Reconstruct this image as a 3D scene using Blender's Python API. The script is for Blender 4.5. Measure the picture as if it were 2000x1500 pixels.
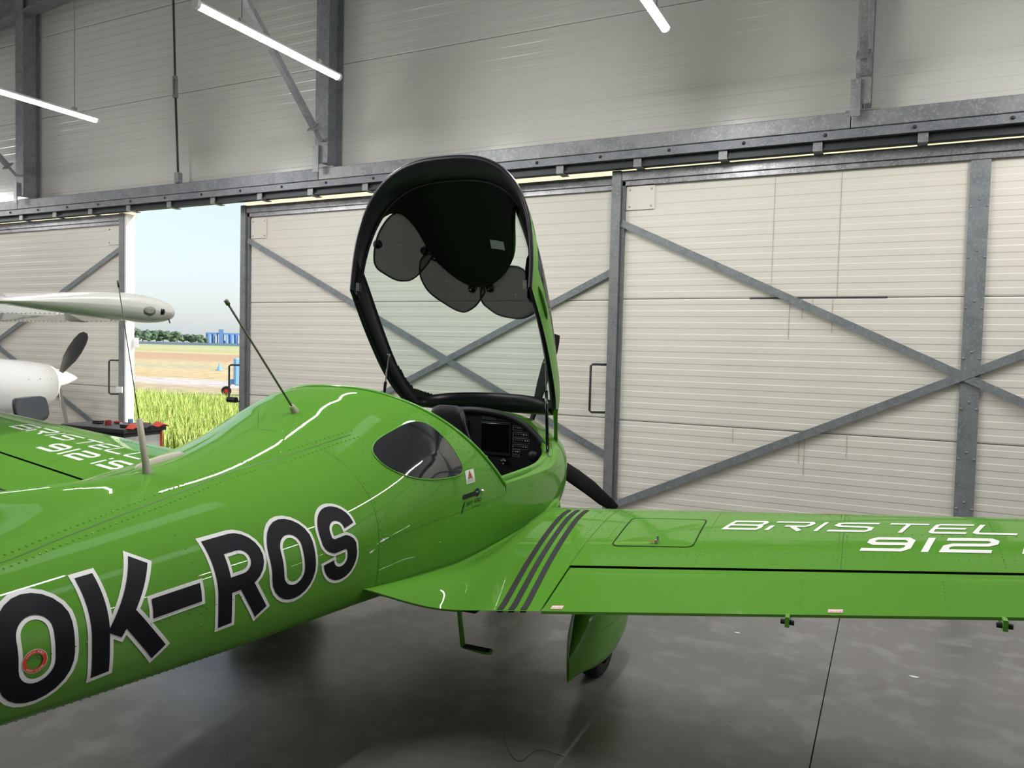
import bpy, bmesh, math, random
from mathutils import Vector, Matrix
for o in list(bpy.data.objects): bpy.data.objects.remove(o)
SC = bpy.context.scene
COL = SC.collection
RNG = random.Random(7)

# ------------------------------------------------------------------ camera
cam_d = bpy.data.cameras.new('camera'); cam = bpy.data.objects.new('camera', cam_d); COL.objects.link(cam)
cam_d.sensor_width = 36.0; cam_d.lens = 26.91; cam_d.clip_start = .05; cam_d.clip_end = 2000
fw = Vector((-.4430, .8954, -.0441)).normalized()
rt = Vector((.8961, .4432, .0249)); rt = (rt - fw * rt.dot(fw)).normalized(); up = rt.cross(fw)
cam.matrix_world = Matrix(((rt.x, up.x, -fw.x, 0), (rt.y, up.y, -fw.y, 0), (rt.z, up.z, -fw.z, 1.7), (0, 0, 0, 1)))
SC.camera = cam

# ------------------------------------------------------------------ world, sun, exposure
SUN_DIR = Vector((-.80, -.36, -.52)).normalized()      # the way the sunlight travels
world = bpy.data.worlds.new('sky'); SC.world = world; world.use_nodes = True
wn = world.node_tree; wn.nodes.clear()
bg = wn.nodes.new('ShaderNodeBackground'); wo = wn.nodes.new('ShaderNodeOutputWorld')
sky = wn.nodes.new('ShaderNodeTexSky'); sky.sky_type = 'NISHITA'; sky.sun_disc = False
sky.sun_elevation = math.asin(-SUN_DIR.z); sky.sun_rotation = math.atan2(-SUN_DIR.x, -SUN_DIR.y)
sky.air_density = 1.0; sky.dust_density = 2.6; sky.ozone_density = 1.0
bg.inputs['Strength'].default_value = .29
hz = wn.nodes.new('ShaderNodeMix'); hz.data_type = 'RGBA'; hz.inputs['Factor'].default_value = .6; hz.inputs['B'].default_value = (3.05, 3.35, 3.55, 1)   # thin even haze over the whole sky
wn.links.new(sky.outputs[0], hz.inputs['A']); wn.links.new(hz.outputs['Result'], bg.inputs['Color']); wn.links.new(bg.outputs[0], wo.inputs['Surface'])
sun_d = bpy.data.lights.new('sun', 'SUN'); sun_d.energy = 7.5; sun_d.angle = .01; sun_d.color = (1, .95, .86)
sun = bpy.data.objects.new('sun', sun_d); COL.objects.link(sun); sun.location = (20, 20, 30)
sun.rotation_euler = SUN_DIR.to_track_quat('-Z', 'Y').to_euler()
TUBE_STRENGTH = 190.0
SC.view_settings.view_transform = 'Standard'; SC.view_settings.look = 'None'
SC.view_settings.exposure = 0.0; SC.view_settings.gamma = 1.0; SC.view_settings.use_curve_mapping = False
SC.cycles.max_bounces = 10; SC.cycles.diffuse_bounces = 5; SC.cycles.glossy_bounces = 5; SC.cycles.transparent_max_bounces = 12
SC.cycles.caustics_reflective = False; SC.cycles.caustics_refractive = False; SC.cycles.sample_clamp_indirect = 6.0

# ------------------------------------------------------------------ materials
def mat(name, base, rough=.5, metal=0., coat=0., noise=None, bump=None, emit=None, alpha=None, trans=0., ior=1.45, spec=.5, coat_rough=.03):
    m = bpy.data.materials.new(name); m.use_nodes = True
    nt = m.node_tree; p = nt.nodes['Principled BSDF']
    p.inputs['Base Color'].default_value = (*base, 1); p.inputs['Roughness'].default_value = rough
    p.inputs['Metallic'].default_value = metal; p.inputs['Coat Weight'].default_value = coat
    p.inputs['Coat Roughness'].default_value = coat_rough; p.inputs['IOR'].default_value = ior
    p.inputs['Transmission Weight'].default_value = trans; p.inputs['Specular IOR Level'].default_value = spec
    if alpha is not None: p.inputs['Alpha'].default_value = alpha
    if emit: p.inputs['Emission Color'].default_value = (*emit[0], 1); p.inputs['Emission Strength'].default_value = emit[1]
    if noise or bump:
        tc = nt.nodes.new('ShaderNodeTexCoord')
    if noise:
        # noise: list of (scale, detail, colour, low, high, stretch)
        cur = None
        for sc_, det, c2, lo, hi, st in noise:
            mp = nt.nodes.new('ShaderNodeMapping'); mp.inputs['Scale'].default_value = st
            nz = nt.nodes.new('ShaderNodeTexNoise'); nz.inputs['Scale'].default_value = sc_; nz.inputs['Detail'].default_value = det
            rp = nt.nodes.new('ShaderNodeMapRange'); rp.inputs[1].default_value = lo; rp.inputs[2].default_value = hi
            mx = nt.nodes.new('ShaderNodeMix'); mx.data_type = 'RGBA'
            nt.links.new(tc.outputs['Object'], mp.inputs[0]); nt.links.new(mp.outputs[0], nz.inputs['Vector'])
            nt.links.new(nz.outputs[0], rp.inputs[0]); nt.links.new(rp.outputs[0], mx.inputs['Factor'])
            if cur is None: mx.inputs['A'].default_value = (*base, 1)
            else: nt.links.new(cur, mx.inputs['A'])
            mx.inputs['B'].default_value = (*c2, 1); cur = mx.outputs['Result']
        nt.links.new(cur, p.inputs['Base Color'])
    if bump:
        nz = nt.nodes.new('ShaderNodeTexNoise'); nz.inputs['Scale'].default_value = bump[0]; nz.inputs['Detail'].default_value = 3
        b = nt.nodes.new('ShaderNodeBump'); b.inputs['Strength'].default_value = bump[1]; b.inputs['Distance'].default_value = bump[2]
        nt.links.new(tc.outputs['Object'], nz.inputs['Vector']); nt.links.new(nz.outputs[0], b.inputs['Height']); nt.links.new(b.outputs[0], p.inputs['Normal'])
    return m
ONE = (1, 1, 1)
M = {}
GREEN = (.101, .282, .034)
M['green'] = mat('green_paint', GREEN, .4, coat=.62, bump=(2.2, .10, .02), spec=.0)
M['green_matte'] = mat('green_paint_edge', (.085, .31, .02), .35, coat=.4)
M['seam'] = mat('seam_dark_green', (.035, .12, .012), .5)
M['gap'] = mat('gap_black', (.006, .007, .006), .8)
M['black'] = mat('black_vinyl', (.005, .006, .009), .5, spec=.2)
M['stripe'] = mat('anti_slip_black', (.022, .022, .026), .8, bump=(900, .5, .001))
M['letter_white'] = mat('letter_white', (.74, .74, .74), .35)
M['wing_white'] = mat('wing_letter_white', (.85, .87, .85), .35)
M['blk_plastic'] = mat('black_plastic', (.008, .008, .011), .42)
M['blk_gloss'] = mat('black_gloss', (.004, .004, .006), .12)
M['blk_leather'] = mat('black_leather', (.012, .012, .016), .5, bump=(160, .25, .002))
M['canopy_in'] = mat('canopy_frame_black', (.008, .008, .014), .32)
M['roof_blk'] = mat('roof_panel_black', (.003, .003, .004), .4, spec=.25)
M['tint'] = mat('tinted_window', (.012, .014, .018), .05, coat=1.0)
M['prop'] = mat('prop_black', (.003, .003, .0035), .6, spec=.2)
M['chrome'] = mat('chrome', (.8, .8, .8), .15, metal=1)
M['rubber'] = mat('tire_rubber', (.012, .012, .012), .75)
M['antenna'] = mat('antenna_beige', (.40, .38, .31), .45)
M['rod'] = mat('antenna_rod_grey', (.10, .11, .08), .45)
M['red'] = mat('red_print', (.62, .05, .03), .5)
M['orange'] = mat('orange_print', (.70, .12, .03), .5)
M['placard'] = mat('placard_white', (.72, .72, .70), .45)
M['print'] = mat('print_black', (.01, .02, .01), .5)
M['grey_print'] = mat('print_grey', (.30, .31, .32), .5)
M['screen'] = mat('dark_screen', (.002, .002, .003), .08)
def galv(name, base, c2, c3, rough=.45, metal=.3):
    return mat(name, base, rough, metal, noise=[(9, 4, c2, .42, .62, ONE), (55, 3, c3, .52, .68, ONE)])
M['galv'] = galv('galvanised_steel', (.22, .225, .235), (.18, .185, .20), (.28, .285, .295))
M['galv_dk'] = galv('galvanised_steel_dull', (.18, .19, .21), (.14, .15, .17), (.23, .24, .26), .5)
M['galv_rail'] = galv('galvanised_rail_streaked', (.33, .33, .35), (.23, .23, .25), (.44, .44, .455), .33, .45)
M['track'] = mat('track_dark_steel', (.045, .05, .055), .5, .6)
M['brace'] = galv('brace_steel', (.22, .24, .26), (.18, .20, .22), (.27, .29, .31), .5, .25)
M['panel'] = mat('cream_panel', (.73, .70, .64), .42, noise=[(1.3, 2, (.70, .67, .61), .4, .7, (1, 1, .4))], spec=.4)
M['panel_up'] = mat('pale_grey_panel', (.52, .52, .495), .22, noise=[(1.1, 2, (.49, .49, .465), .4, .7, (1, 1, .4))])
M['joint'] = mat('joint_dark', (.06, .05, .05), .8)
M['trimbrown'] = mat('trim_taupe', (.25, .22, .21), .6)
M['white'] = mat('white_paint', (.82, .82, .82), .45)
M['foam'] = mat('brown_foam', (.38, .25, .13), .9, bump=(60, .8, .01))
M['floor'] = mat('concrete', (.185, .18, .178), .27, noise=[(.55, 6, (.13, .126, .125), .38, .72, ONE), (5, 5, (.24, .235, .23), .5, .75, ONE), (26, 3, (.12, .117, .114), .68, .80, ONE)], bump=(40, .06, .002))
M['joint_floor'] = mat('floor_joint', (.07, .065, .06), .9)
M['wall_plain'] = mat('hangar_wall', (.62, .62, .60), .5)
M['tube'] = mat('tube_light', (1, 1, 1), .3, emit=((1.0, .98, .95), TUBE_STRENGTH))
M['lamp_cap'] = mat('lamp_housing', (.55, .55, .55), .4)
M['screw'] = mat('screw_steel', (.45, .45, .45), .3, .9)

def glass_mat(name, col, gloss=.10, rough=.0):
    m = bpy.data.materials.new(name); m.use_nodes = True; nt = m.node_tree; nt.nodes.clear()
    out = nt.nodes.new('ShaderNodeOutputMaterial'); tr = nt.nodes.new('ShaderNodeBsdfTransparent'); gl = nt.nodes.new('ShaderNodeBsdfGlossy')
    mx = nt.nodes.new('ShaderNodeMixShader'); fr = nt.nodes.new('ShaderNodeLayerWeight'); fr.inputs[0].default_value = gloss
    tr.inputs[0].default_value = (*col, 1); gl.inputs['Roughness'].default_value = rough
    nt.links.new(fr.outputs['Fresnel'], mx.inputs[0]); nt.links.new(tr.outputs[0], mx.inputs[1]); nt.links.new(gl.outputs[0], mx.inputs[2]); nt.links.new(mx.outputs[0], out.inputs[0])
    return m
M['glass'] = glass_mat('canopy_glass', (.80, .90, .87), .14)
M['shade'] = None
def mesh_cloth(name, col, dens):
    m = bpy.data.materials.new(name); m.use_nodes = True; nt = m.node_tree; p = nt.nodes['Principled BSDF']
    p.inputs['Base Color'].default_value = (*col, 1); p.inputs['Roughness'].default_value = .8; p.inputs['Alpha'].default_value = dens
    return m
M['shade'] = mesh_cloth('sunshade_mesh', (.06, .063, .062), .95)
def translucent(name, col):
    m = bpy.data.materials.new(name); m.use_nodes = True; nt = m.node_tree; nt.nodes.clear()
    out = nt.nodes.new('ShaderNodeOutputMaterial'); t = nt.nodes.new('ShaderNodeBsdfTranslucent'); t.inputs[0].default_value = (*col, 1)
    nt.links.new(t.outputs[0], out.inputs[0]); return m
M['gap_daylight'] = translucent('door_seal_cream', (.85, .82, .70))  # not a door seal: material of the added strip that shows daylight above the doors
M['skylight'] = translucent('skylight_sheet', (.9, .95, .95))

# ------------------------------------------------------------------ mesh helpers
def frange(a, b, n): return [a + (b - a) * i / (n - 1) for i in range(n)]
class MB:
    def __init__(self): self.v = []; self.f = []
    def add(self, vs, fs):
        b = len(self.v); self.v += [tuple(q) for q in vs]; self.f += [tuple(i + b for i in f) for f in fs]; return self
    def box(self, x0, x1, y0, y1, z0, z1):
        return self.add([(x0,y0,z0),(x1,y0,z0),(x1,y1,z0),(x0,y1,z0),(x0,y0,z1),(x1,y0,z1),(x1,y1,z1),(x0,y1,z1)],
                        [(0,3,2,1),(4,5,6,7),(0,1,5,4),(1,2,6,5),(2,3,7,6),(3,0,4,7)])
    def bar(self, p0, p1, w, h, ref=(0, 1, 0)):
        p0, p1 = Vector(p0), Vector(p1); d = (p1 - p0).normalized(); r = Vector(ref)
        a = d.cross(r).normalized() * (w / 2); b = a.cross(d).normalized() * (h / 2)
        vs = [p + x * a + y * b for p in (p0, p1) for x, y in ((-1,-1),(1,-1),(1,1),(-1,1))]
        return self.add(vs, [(0,3,2,1),(4,5,6,7),(0,1,5,4),(1,2,6,5),(2,3,7,6),(3,0,4,7)])
    def tube(self, pts, r, n=10, cap=True, closed=False):
        pts = [Vector(p) for p in pts]; rs = r if isinstance(r, (list, tuple)) else [r] * len(pts)
        rings = []; ref = None; N = len(pts)
        for i, p in enumerate(pts):
            if closed: d = (pts[(i + 1) % N] - pts[i - 1]).normalized()
            else: d = (pts[min(i + 1, N - 1)] - pts[max(i - 1, 0)]).normalized()
            if ref is None: ref = Vector((0, 0, 1)) if abs(d.z) < .9 else Vector((1, 0, 0))
            a = d.cross(ref).normalized(); b = a.cross(d).normalized(); ref = b if abs(b.dot(d)) < .9 else ref
            rings.append([p + (a * math.cos(2 * math.pi * k / n) + b * math.sin(2 * math.pi * k / n)) * rs[i] for k in range(n)])
        base = len(self.v); fs = []
        for i in range(N if closed else N - 1):
            for k in range(n):
                j = (i + 1) % N
                fs.append((i*n+k, i*n+(k+1)%n, j*n+(k+1)%n, j*n+k))
        if cap and not closed: fs += [tuple(range(n))[::-1], tuple((N-1)*n + k for k in range(n))]
        return self.add([q for g in rings for q in g], fs)
    def grid(self, rows, close_u=False, flip=False):
        n = len(rows[0]); fs = []
        for i in range(len(rows) - 1):
            for k in range(n if close_u else n - 1):
                q = (i*n+k, i*n+(k+1)%n, (i+1)*n+(k+1)%n, (i+1)*n+k)
                fs.append(q[::-1] if flip else q)
        return self.add([p for r in rows for p in r], fs)
    def lathe(self, prof, origin, axis='z', n=20):
        o = Vector(origin); rows = []
        for r, h in prof:
            ring = []
            for k in range(n):
                a = 2 * math.pi * k / n; c, s = r * math.cos(a), r * math.sin(a)
                ring.append(o + Vector({'z': (c, s, h), 'y': (c, h, s), 'x': (h, c, s)}[axis]))
            rows.append(ring)
        return self.grid(rows, close_u=True)
    def prism(self, poly, fn, h0, h1):
        # poly 2-D outline; fn(a,b,h) -> point
        n = len(poly)
        vs = [fn(a, b, h0) for a, b in poly] + [fn(a, b, h1) for a, b in poly]
        return self.add(vs, [tuple(range(n))[::-1], tuple(range(n, 2*n))] + [(i, (i+1)%n, n+(i+1)%n, n+i) for i in range(n)])
    def dome(self, c, nrm, r, h=.45):
        c, nv = Vector(c), Vector(nrm).normalized()
        a = nv.orthogonal().normalized(); b = nv.cross(a)
        vs = [c + (a * math.cos(k * math.pi / 3) + b * math.sin(k * math.pi / 3)) * r for k in range(6)]
        vs += [c + (a * math.cos(k * math.pi / 3) + b * math.sin(k * math.pi / 3)) * r * .62 + nv * r * h * .8 for k in range(6)] + [c + nv * r * h]
        return self.add(vs, [(k, (k+1)%6, 6+(k+1)%6, 6+k) for k in range(6)] + [(6+k, 6+(k+1)%6, 12) for k in range(6)])
    def build(self, name, m, parent=None, smooth=False, loc=None, bevel=0., solid=0., sub=0):
        me = bpy.data.meshes.new(name); me.from_pydata(self.v, [], self.f); me.validate()
        ob = bpy.data.objects.new(name, me); COL.objects.link(ob)
        me.materials.append(M[m] if isinstance(m, str) else m)
        if smooth: me.polygons.foreach_set('use_smooth', [True] * len(me.polygons))
        if loc: ob.location = loc
        if parent: ob.parent = parent
        if solid:
            md = ob.modifiers.new('thickness', 'SOLIDIFY'); md.thickness = solid; md.offset = -1
        if bevel:
            md = ob.modifiers.new('edge', 'BEVEL'); md.width = bevel; md.segments = 2; md.limit_method = 'ANGLE'
        if sub:
            md = ob.modifiers.new('round', 'SUBSURF'); md.levels = sub; md.render_levels = sub
        return ob
def empty(name, loc=(0, 0, 0), rz=0., parent=None):
    o = bpy.data.objects.new(name, None); COL.objects.link(o); o.location = loc; o.rotation_euler = (0, 0, rz); o.empty_display_size = .1
    if parent: o.parent = parent
    return o
def tag(o, label, cat, group=None, kind=None):
    o['label'] = label; o['category'] = cat
    if group: o['group'] = group
    if kind: o['kind'] = kind
    return o
def struct(o, label, cat): return tag(o, label, cat, kind='structure')
def dup(root, loc=None, rz=None):
    r = root.copy(); COL.objects.link(r)
    if loc is not None: r.location = loc
    if rz is not None: r.rotation_euler = (0, 0, rz)
    for ch in root.children:
        c = ch.copy(); COL.objects.link(c); c.parent = r
        for g in ch.children:
            d = g.copy(); COL.objects.link(d); d.parent = c
    return r

# --- aircraft shape functions (local frame: s right, t forward, z up) ---
def lerp_table(tab, x):
    if x <= tab[0][0]: return tab[0][1]
    for (x0, y0), (x1, y1) in zip(tab, tab[1:]):
        if x <= x1:
            k = (x - x0) / (x1 - x0)
            return y0 + (y1 - y0) * k
    return tab[-1][1]
def smooth_table(tab, x):
    # Catmull-Rom through the table
    n = len(tab)
    if x <= tab[0][0]: return tab[0][1]
    if x >= tab[-1][0]: return tab[-1][1]
    for i in range(n - 1):
        if x <= tab[i + 1][0]: break
    x0, y0 = tab[i]; x1, y1 = tab[i + 1]
    m = (y1 - y0) / (x1 - x0)
    m0 = (y1 - tab[i - 1][1]) / (x1 - tab[i - 1][0]) if i > 0 else m
    m1 = (tab[i + 2][1] - y0) / (tab[i + 2][0] - x0) if i < n - 2 else m
    if i > 0 and (y1 - y0) * (y0 - tab[i - 1][1]) <= 0: m0 = 0
    if i < n - 2 and (y1 - y0) * (tab[i + 2][1] - y1) <= 0: m1 = 0
    h = x1 - x0; k = (x - x0) / h
    return ((2*k**3 - 3*k*k + 1) * y0 + (k**3 - 2*k*k + k) * h * m0 + (-2*k**3 + 3*k*k) * y1 + (k**3 - k*k) * h * m1)
W_T = [(-4.25, .06), (-3.6, .17), (-3.0, .275), (-2.3, .385), (-1.8, .465), (-1.3, .555), (-.95, .61), (-.5, .65), (0, .66), (.5, .66), (.9, .635), (1.2, .585), (1.45, .515), (1.65, .43), (1.78, .34), (1.86, .24), (1.9, .15)]
ZT_T = [(-4.25, 1.02), (-3.0, 1.08), (-2.3, 1.14), (-1.85, 1.19), (-1.5, 1.235), (-1.2, 1.275), (-.95, 1.328), (-.7, 1.405), (-.55, 1.462), (-.4, 1.505), (-.2, 1.505), (.3, 1.43), (.8, 1.36), (1.1, 1.32), (1.4, 1.275), (1.65, 1.225), (1.8, 1.18), (1.87, 1.145), (1.9, 1.12)]
ZB_T = [(-4.25, .90), (-3.0, .76), (-2.3, .685), (-1.5, .655), (-.9, .64), (0, .57), (1.0, .57), (1.5, .64), (1.75, .74), (1.86, .84), (1.9, .90)]
NU_T = [(-4.25, 2.0), (-1.3, 2.0), (-.8, 2.15), (-.45, 2.4), (.2, 2.4), (1.1, 2.3), (1.9, 2.0)]
NL_T = [(-4.25, 2.6), (-2.5, 3.6), (-1.5, 4.4), (0, 4.4), (1.0, 3.6), (1.6, 2.6), (1.9, 2.0)]
def fus(t):
    zt = smooth_table(ZT_T, t); zb = smooth_table(ZB_T, t)
    return smooth_table(W_T, t), zt, zb, zb + (zt - zb) * .44, smooth_table(NU_T, t), smooth_table(NL_T, t)
def fus_s(t, z):
    w, zt, zb, zw, nu, nl = fus(t)
    if z >= zw:
        k = min(1., (z - zw) / (zt - zw)); return w * max(0., 1 - k ** nu) ** (1 / nu)
    k = min(1., (zw - z) / (zw - zb)); return w * max(0., 1 - k ** nl) ** (1 / nl)
def fus_a(t, a):
    # a in -1 (keel) .. 0 (widest) .. 1 (crown); returns s>=0, z
    w, zt, zb, zw, nu, nl = fus(t)
    g = abs(a) * math.pi / 2
    c, d = math.cos(g), math.sin(g)
    if a >= 0: return w * max(c, 0) ** (2 / nu), zw + (zt - zw) * d ** (2 / nu)
    return w * max(c, 0) ** (2 / nl), zw - (zw - zb) * d ** (2 / nl)
def fus_norm(t, z):
    e = 1e-3
    s0 = fus_s(t, z); dz = fus_s(t, z + e) - fus_s(t, z - e); dt = fus_s(t + e, z) - fus_s(t - e, z)
    n = (1., -dt / (2 * e), -dz / (2 * e)); l = math.sqrt(sum(q * q for q in n))
    return tuple(q / l for q in n)
def fus_pt(t, z, off=0., side=1):
    n = fus_norm(t, z); s = fus_s(t, z)
    return (side * (s + n[0] * off), t + n[1] * off, z + n[2] * off)
# wing
def wing_le(s): return (.66 - .085 * s, .815 + .108 * (s - 1))
def wing_te(s): return (-.775 + .08 * s, .673 + .130 * (s - 1))
def foil(x):
    if x > .745:                                # flaps and trailing edge are flat on top
        a, b = foil(.745); k = (1 - x) / .255; return a * k, b * k
    yt = 5 * .125 * (.2969 * math.sqrt(x) - .126 * x - .3516 * x * x + .2843 * x ** 3 - .1036 * x ** 4)
    m, p = .022, .4
    yc = m / p ** 2 * (2 * p * x - x * x) if x < p else m / (1 - p) ** 2 * (1 - 2 * p + 2 * p * x - x * x)
    return yc + yt, yc - yt
def wing_pt(s, x, up=1, off=0., side=1):
    (tl, zl), (tt, zt) = wing_le(s), wing_te(s)
    c = tl - tt
    u, l = foil(min(max(x, 0), 1))
    return (side * s, tl - c * x, zl + (zt - zl) * x + (u if up else l) * c + off)
# canopy, closed position
def can_sec(u):
    tb = smooth_table([(0, .15), (.3, .45), (.6, .78), (.85, 1.0), (1, 1.12)], u)
    zb = smooth_table([(0, 1.0), (.5, 1.0), (.8, 1.02), (1, 1.06)], u)
    tt = smooth_table([(0, -.44), (.2, -.12), (.45, .33), (.7, .79), (.85, 1.05), (1, 1.30)], u)
    zt = smooth_table([(0, 1.525), (.12, 1.56), (.25, 1.575), (.45, 1.55), (.6, 1.51), (.75, 1.445), (.9, 1.36), (1, 1.295)], u)
    w = smooth_table([(0, .615), (.3, .625), (.6, .61), (.85, .575), (1, .53)], u)
    n = smooth_table([(0, 2.7), (.3, 2.6), (.7, 2.4), (1, 2.3)], u)
    return tb, zb, tt, zt, w, n
HINGE = (1.36, 1.136); OPEN = math.radians(54.4)
def can_closed(u, v):
    tb, zb, tt, zt, w, n = can_sec(u)
    g = (1 - abs(v)) * math.pi / 2
    c, d = max(math.cos(g), 0) ** (2 / n), max(math.sin(g), 0) ** (2 / n)
    return ((1 if v >= 0 else -1) * w * c, tb + (tt - tb) * d, zb + (zt - zb) * d)
def can_open(P):
    a, b = P[1] - HINGE[0], P[2] - HINGE[1]
    c, s = math.cos(OPEN), math.sin(OPEN)
    return (P[0], HINGE[0] + a * c + b * s, HINGE[1] - a * s + b * c)
def can_pt(u, v, off=0.):
    e = 2e-3
    P = can_closed(u, v)
    u0, u1 = max(u - e, 0), min(u + e, 1); v0, v1 = max(v - e, -1), min(v + e, 1)
    A = can_closed(u1, v); B = can_closed(u0, v); Cc = can_closed(u, v1); D = can_closed(u, v0)
    a = [A[i] - B[i] for i in range(3)]; b = [Cc[i] - D[i] for i in range(3)]
    n = (a[1]*b[2]-a[2]*b[1], a[2]*b[0]-a[0]*b[2], a[0]*b[1]-a[1]*b[0])
    l = math.sqrt(sum(q*q for q in n)) or 1
    n = [q / l for q in n]
    if n[2] * 1 + n[0] * P[0] < 0: n = [-q for q in n]
    return can_open(tuple(P[i] + n[i] * off for i in range(3)))

# ================================================================== THE HANGAR
YW = 6.70                       # inner face of the door leaves and the gable wall above them
XL, XR, YB = -15.2, 9.5, -10.0
def roof_z(x): return 6.45 + .11 * (11.3 - abs(x + .28))
# floor: slabs cast between joints
floor = MB().box(XL, XR, YB, YW + .3, -.25, -.012).build('floor', 'joint_floor')
struct(floor, 'grey concrete hangar floor with fine stains and a straight joint', 'floor')
JX = -.235
xs = [XL, JX - 12, JX - 6, JX, JX + 6, XR]; ys = [YB, -5.5, 0.2, YW + .3]
for i in range(5):
    for j in range(3):
        MB().box(xs[i] + .003, xs[i+1] - .003, ys[j] + .001, ys[j+1] - .001, -.05, 0).build('slab', 'floor', floor)
apron = MB().box(-40, 30, YW + .3, YW + 1.3, -.2, -.01).build('trim_1', 'floor')
struct(apron, 'concrete threshold strip outside the sliding doors', 'threshold')

def ribbed(x0, x1, z0, z1, y, m, parent, gap=.003, depth=.06, period=.104, d=.0022):
    # sandwich panel: shallow trapezoid profile running along x, returned edges at the joints
    z0 += gap; z1 -= gap; prof = [(y + depth, z0), (y + .004, z0)]
    z = z0 + .012; prof.append((y, z)); hi = True
    while z + period / 2 < z1 - .02:
        z += period / 2 - .006; a = y if hi else y + d; b = y + d if hi else y
        prof.append((a, z)); z += .006; prof.append((b, z)); hi = not hi
    prof += [(y if hi else y + d, z1 - .012), (y + .004, z1), (y + depth, z1)]
    mb = MB()
    mb.add([(x, a, b) for x in (x0, x1) for a, b in prof], [(i, i+1, len(prof)+i+1, len(prof)+i) for i in range(len(prof)-1)])
    return mb.build('panel', m, parent)
# gable wall above the doors
wall_f = MB().box(XL, XR, YW + .065, YW + .14, 3.47, 8.0).build('wall_front', 'joint')
struct(wall_f, 'pale grey ribbed sandwich panel wall above the hangar doors', 'wall')
COLX = [-10.77, -5.52, -.28, 4.97]
bays = [XL] + COLX + [XR]
for i in range(len(bays) - 1):
    for z0, z1 in ((3.475, 4.745), (4.745, 5.845), (5.845, 6.945), (6.945, 8.0)):
        ribbed(bays[i], bays[i+1], z0, z1, YW + .005, 'panel_up', wall_f)
# other walls, roof with translucent skylights (mostly behind the viewer)
struct(MB().box(XL - .2, XL, YB, YW + .2, 0, 6.4).build('wall_left', 'wall_plain'), 'plain pale side wall of the hangar, left of the white aircraft', 'wall')
struct(MB().box(XR, XR + .2, YB, YW + .2, 0, 7.2).build('wall_right', 'wall_plain'), 'plain pale side wall of the hangar on the right', 'wall')
struct(MB().box(XL, XR, YB - .2, YB, 0, 8.0).build('wall_back', 'wall_plain'), 'plain pale back wall of the hangar', 'wall')
rf = MB()
SKY = [(-3.6, -2.6), (1.2, 2.2)]                               # skylight strips, x ranges
def roof_strip(mb, x0, x1, y0, y1):
    mb.add([(x, y, roof_z(x) + h) for h in (0, .12) for x, y in ((x0,y0),(x1,y0),(x1,y1),(x0,y1))], [(0,3,2,1),(4,5,6,7),(0,1,5,4),(1,2,6,5),(2,3,7,6),(3,0,4,7)])
SY0, SY1 = 3.0, 5.6
edges = [XL - .2, -3.6, -2.6, -.28, 1.2, 2.2, XR + .2]
for x0, x1 in zip(edges, edges[1:]):
    if (x0, x1) in SKY:
        roof_strip(rf, x0, x1, YB - .2, SY0); roof_strip(rf, x0, x1, SY1, YW + .25)
    else: roof_strip(rf, x0, x1, YB - .2, YW + .25)
struct(rf.build('ceiling', 'wall_plain'), 'pale sloping sheet roof of the hangar', 'ceiling')
for i, (x0, x1) in enumerate(SKY):
    mb = MB(); roof_strip(mb, x0, x1, SY0, SY1); o = mb.build('window_%d' % (i + 1), 'skylight')
    struct(o, ('translucent roof skylight sheet %s' % ('left of the ridge', 'right of the ridge')[i]), 'skylight')

# ---- steel frame
def isect(mb, x, y0, y1, z0, z1, w=.18, tf=.012, tw=.01):
    mb.box(x - w/2, x + w/2, y0, y0 + tf, z0, z1); mb.box(x - w/2, x + w/2, y1 - tf, y1, z0, z1); mb.box(x - tw/2, x + tw/2, y0 + tf, y1 - tf, z0, z1)
header = empty('header_beam', (0, YW, 3.5)); tag(header, 'long galvanised steel header beam running above the sliding doors', 'beam')
yo = -YW
HB0, HB1 = 3.475, 3.60
segx = [XL, -10.9, -5.60, -.36, 4.9, XR]
for a, b in zip(segx, segx[1:]):
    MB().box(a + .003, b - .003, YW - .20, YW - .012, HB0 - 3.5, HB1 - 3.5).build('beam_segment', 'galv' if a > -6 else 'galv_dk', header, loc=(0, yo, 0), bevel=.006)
MB().box(XL, XR, YW - .06, YW + .004, HB1 - 3.5, HB1 + .035 - 3.5).build('top_flashing', 'trimbrown', header, loc=(0, yo, 0))
MB().box(XL, XR, YW - .19, YW - .02, HB0 - .072 - 3.5, HB0 - .004 - 3.5).build('lower_flange', 'galv_dk', header, loc=(0, yo, 0))
k = 0; x = -11.7
bolt = MB().dome((0, 0, 0), (0, -1, 0), .016, .8); b0 = None
while x < 4:
    if b0 is None: b0 = bolt.build('bolt', 'track', header, loc=(x, -.193, 3.44 - 3.5)); b0.name = 'bolt'
    else: c = b0.copy(); COL.objects.link(c); c.parent = header; c.location = (x, -.193, 3.44 - 3.5)
    x += .62
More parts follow.
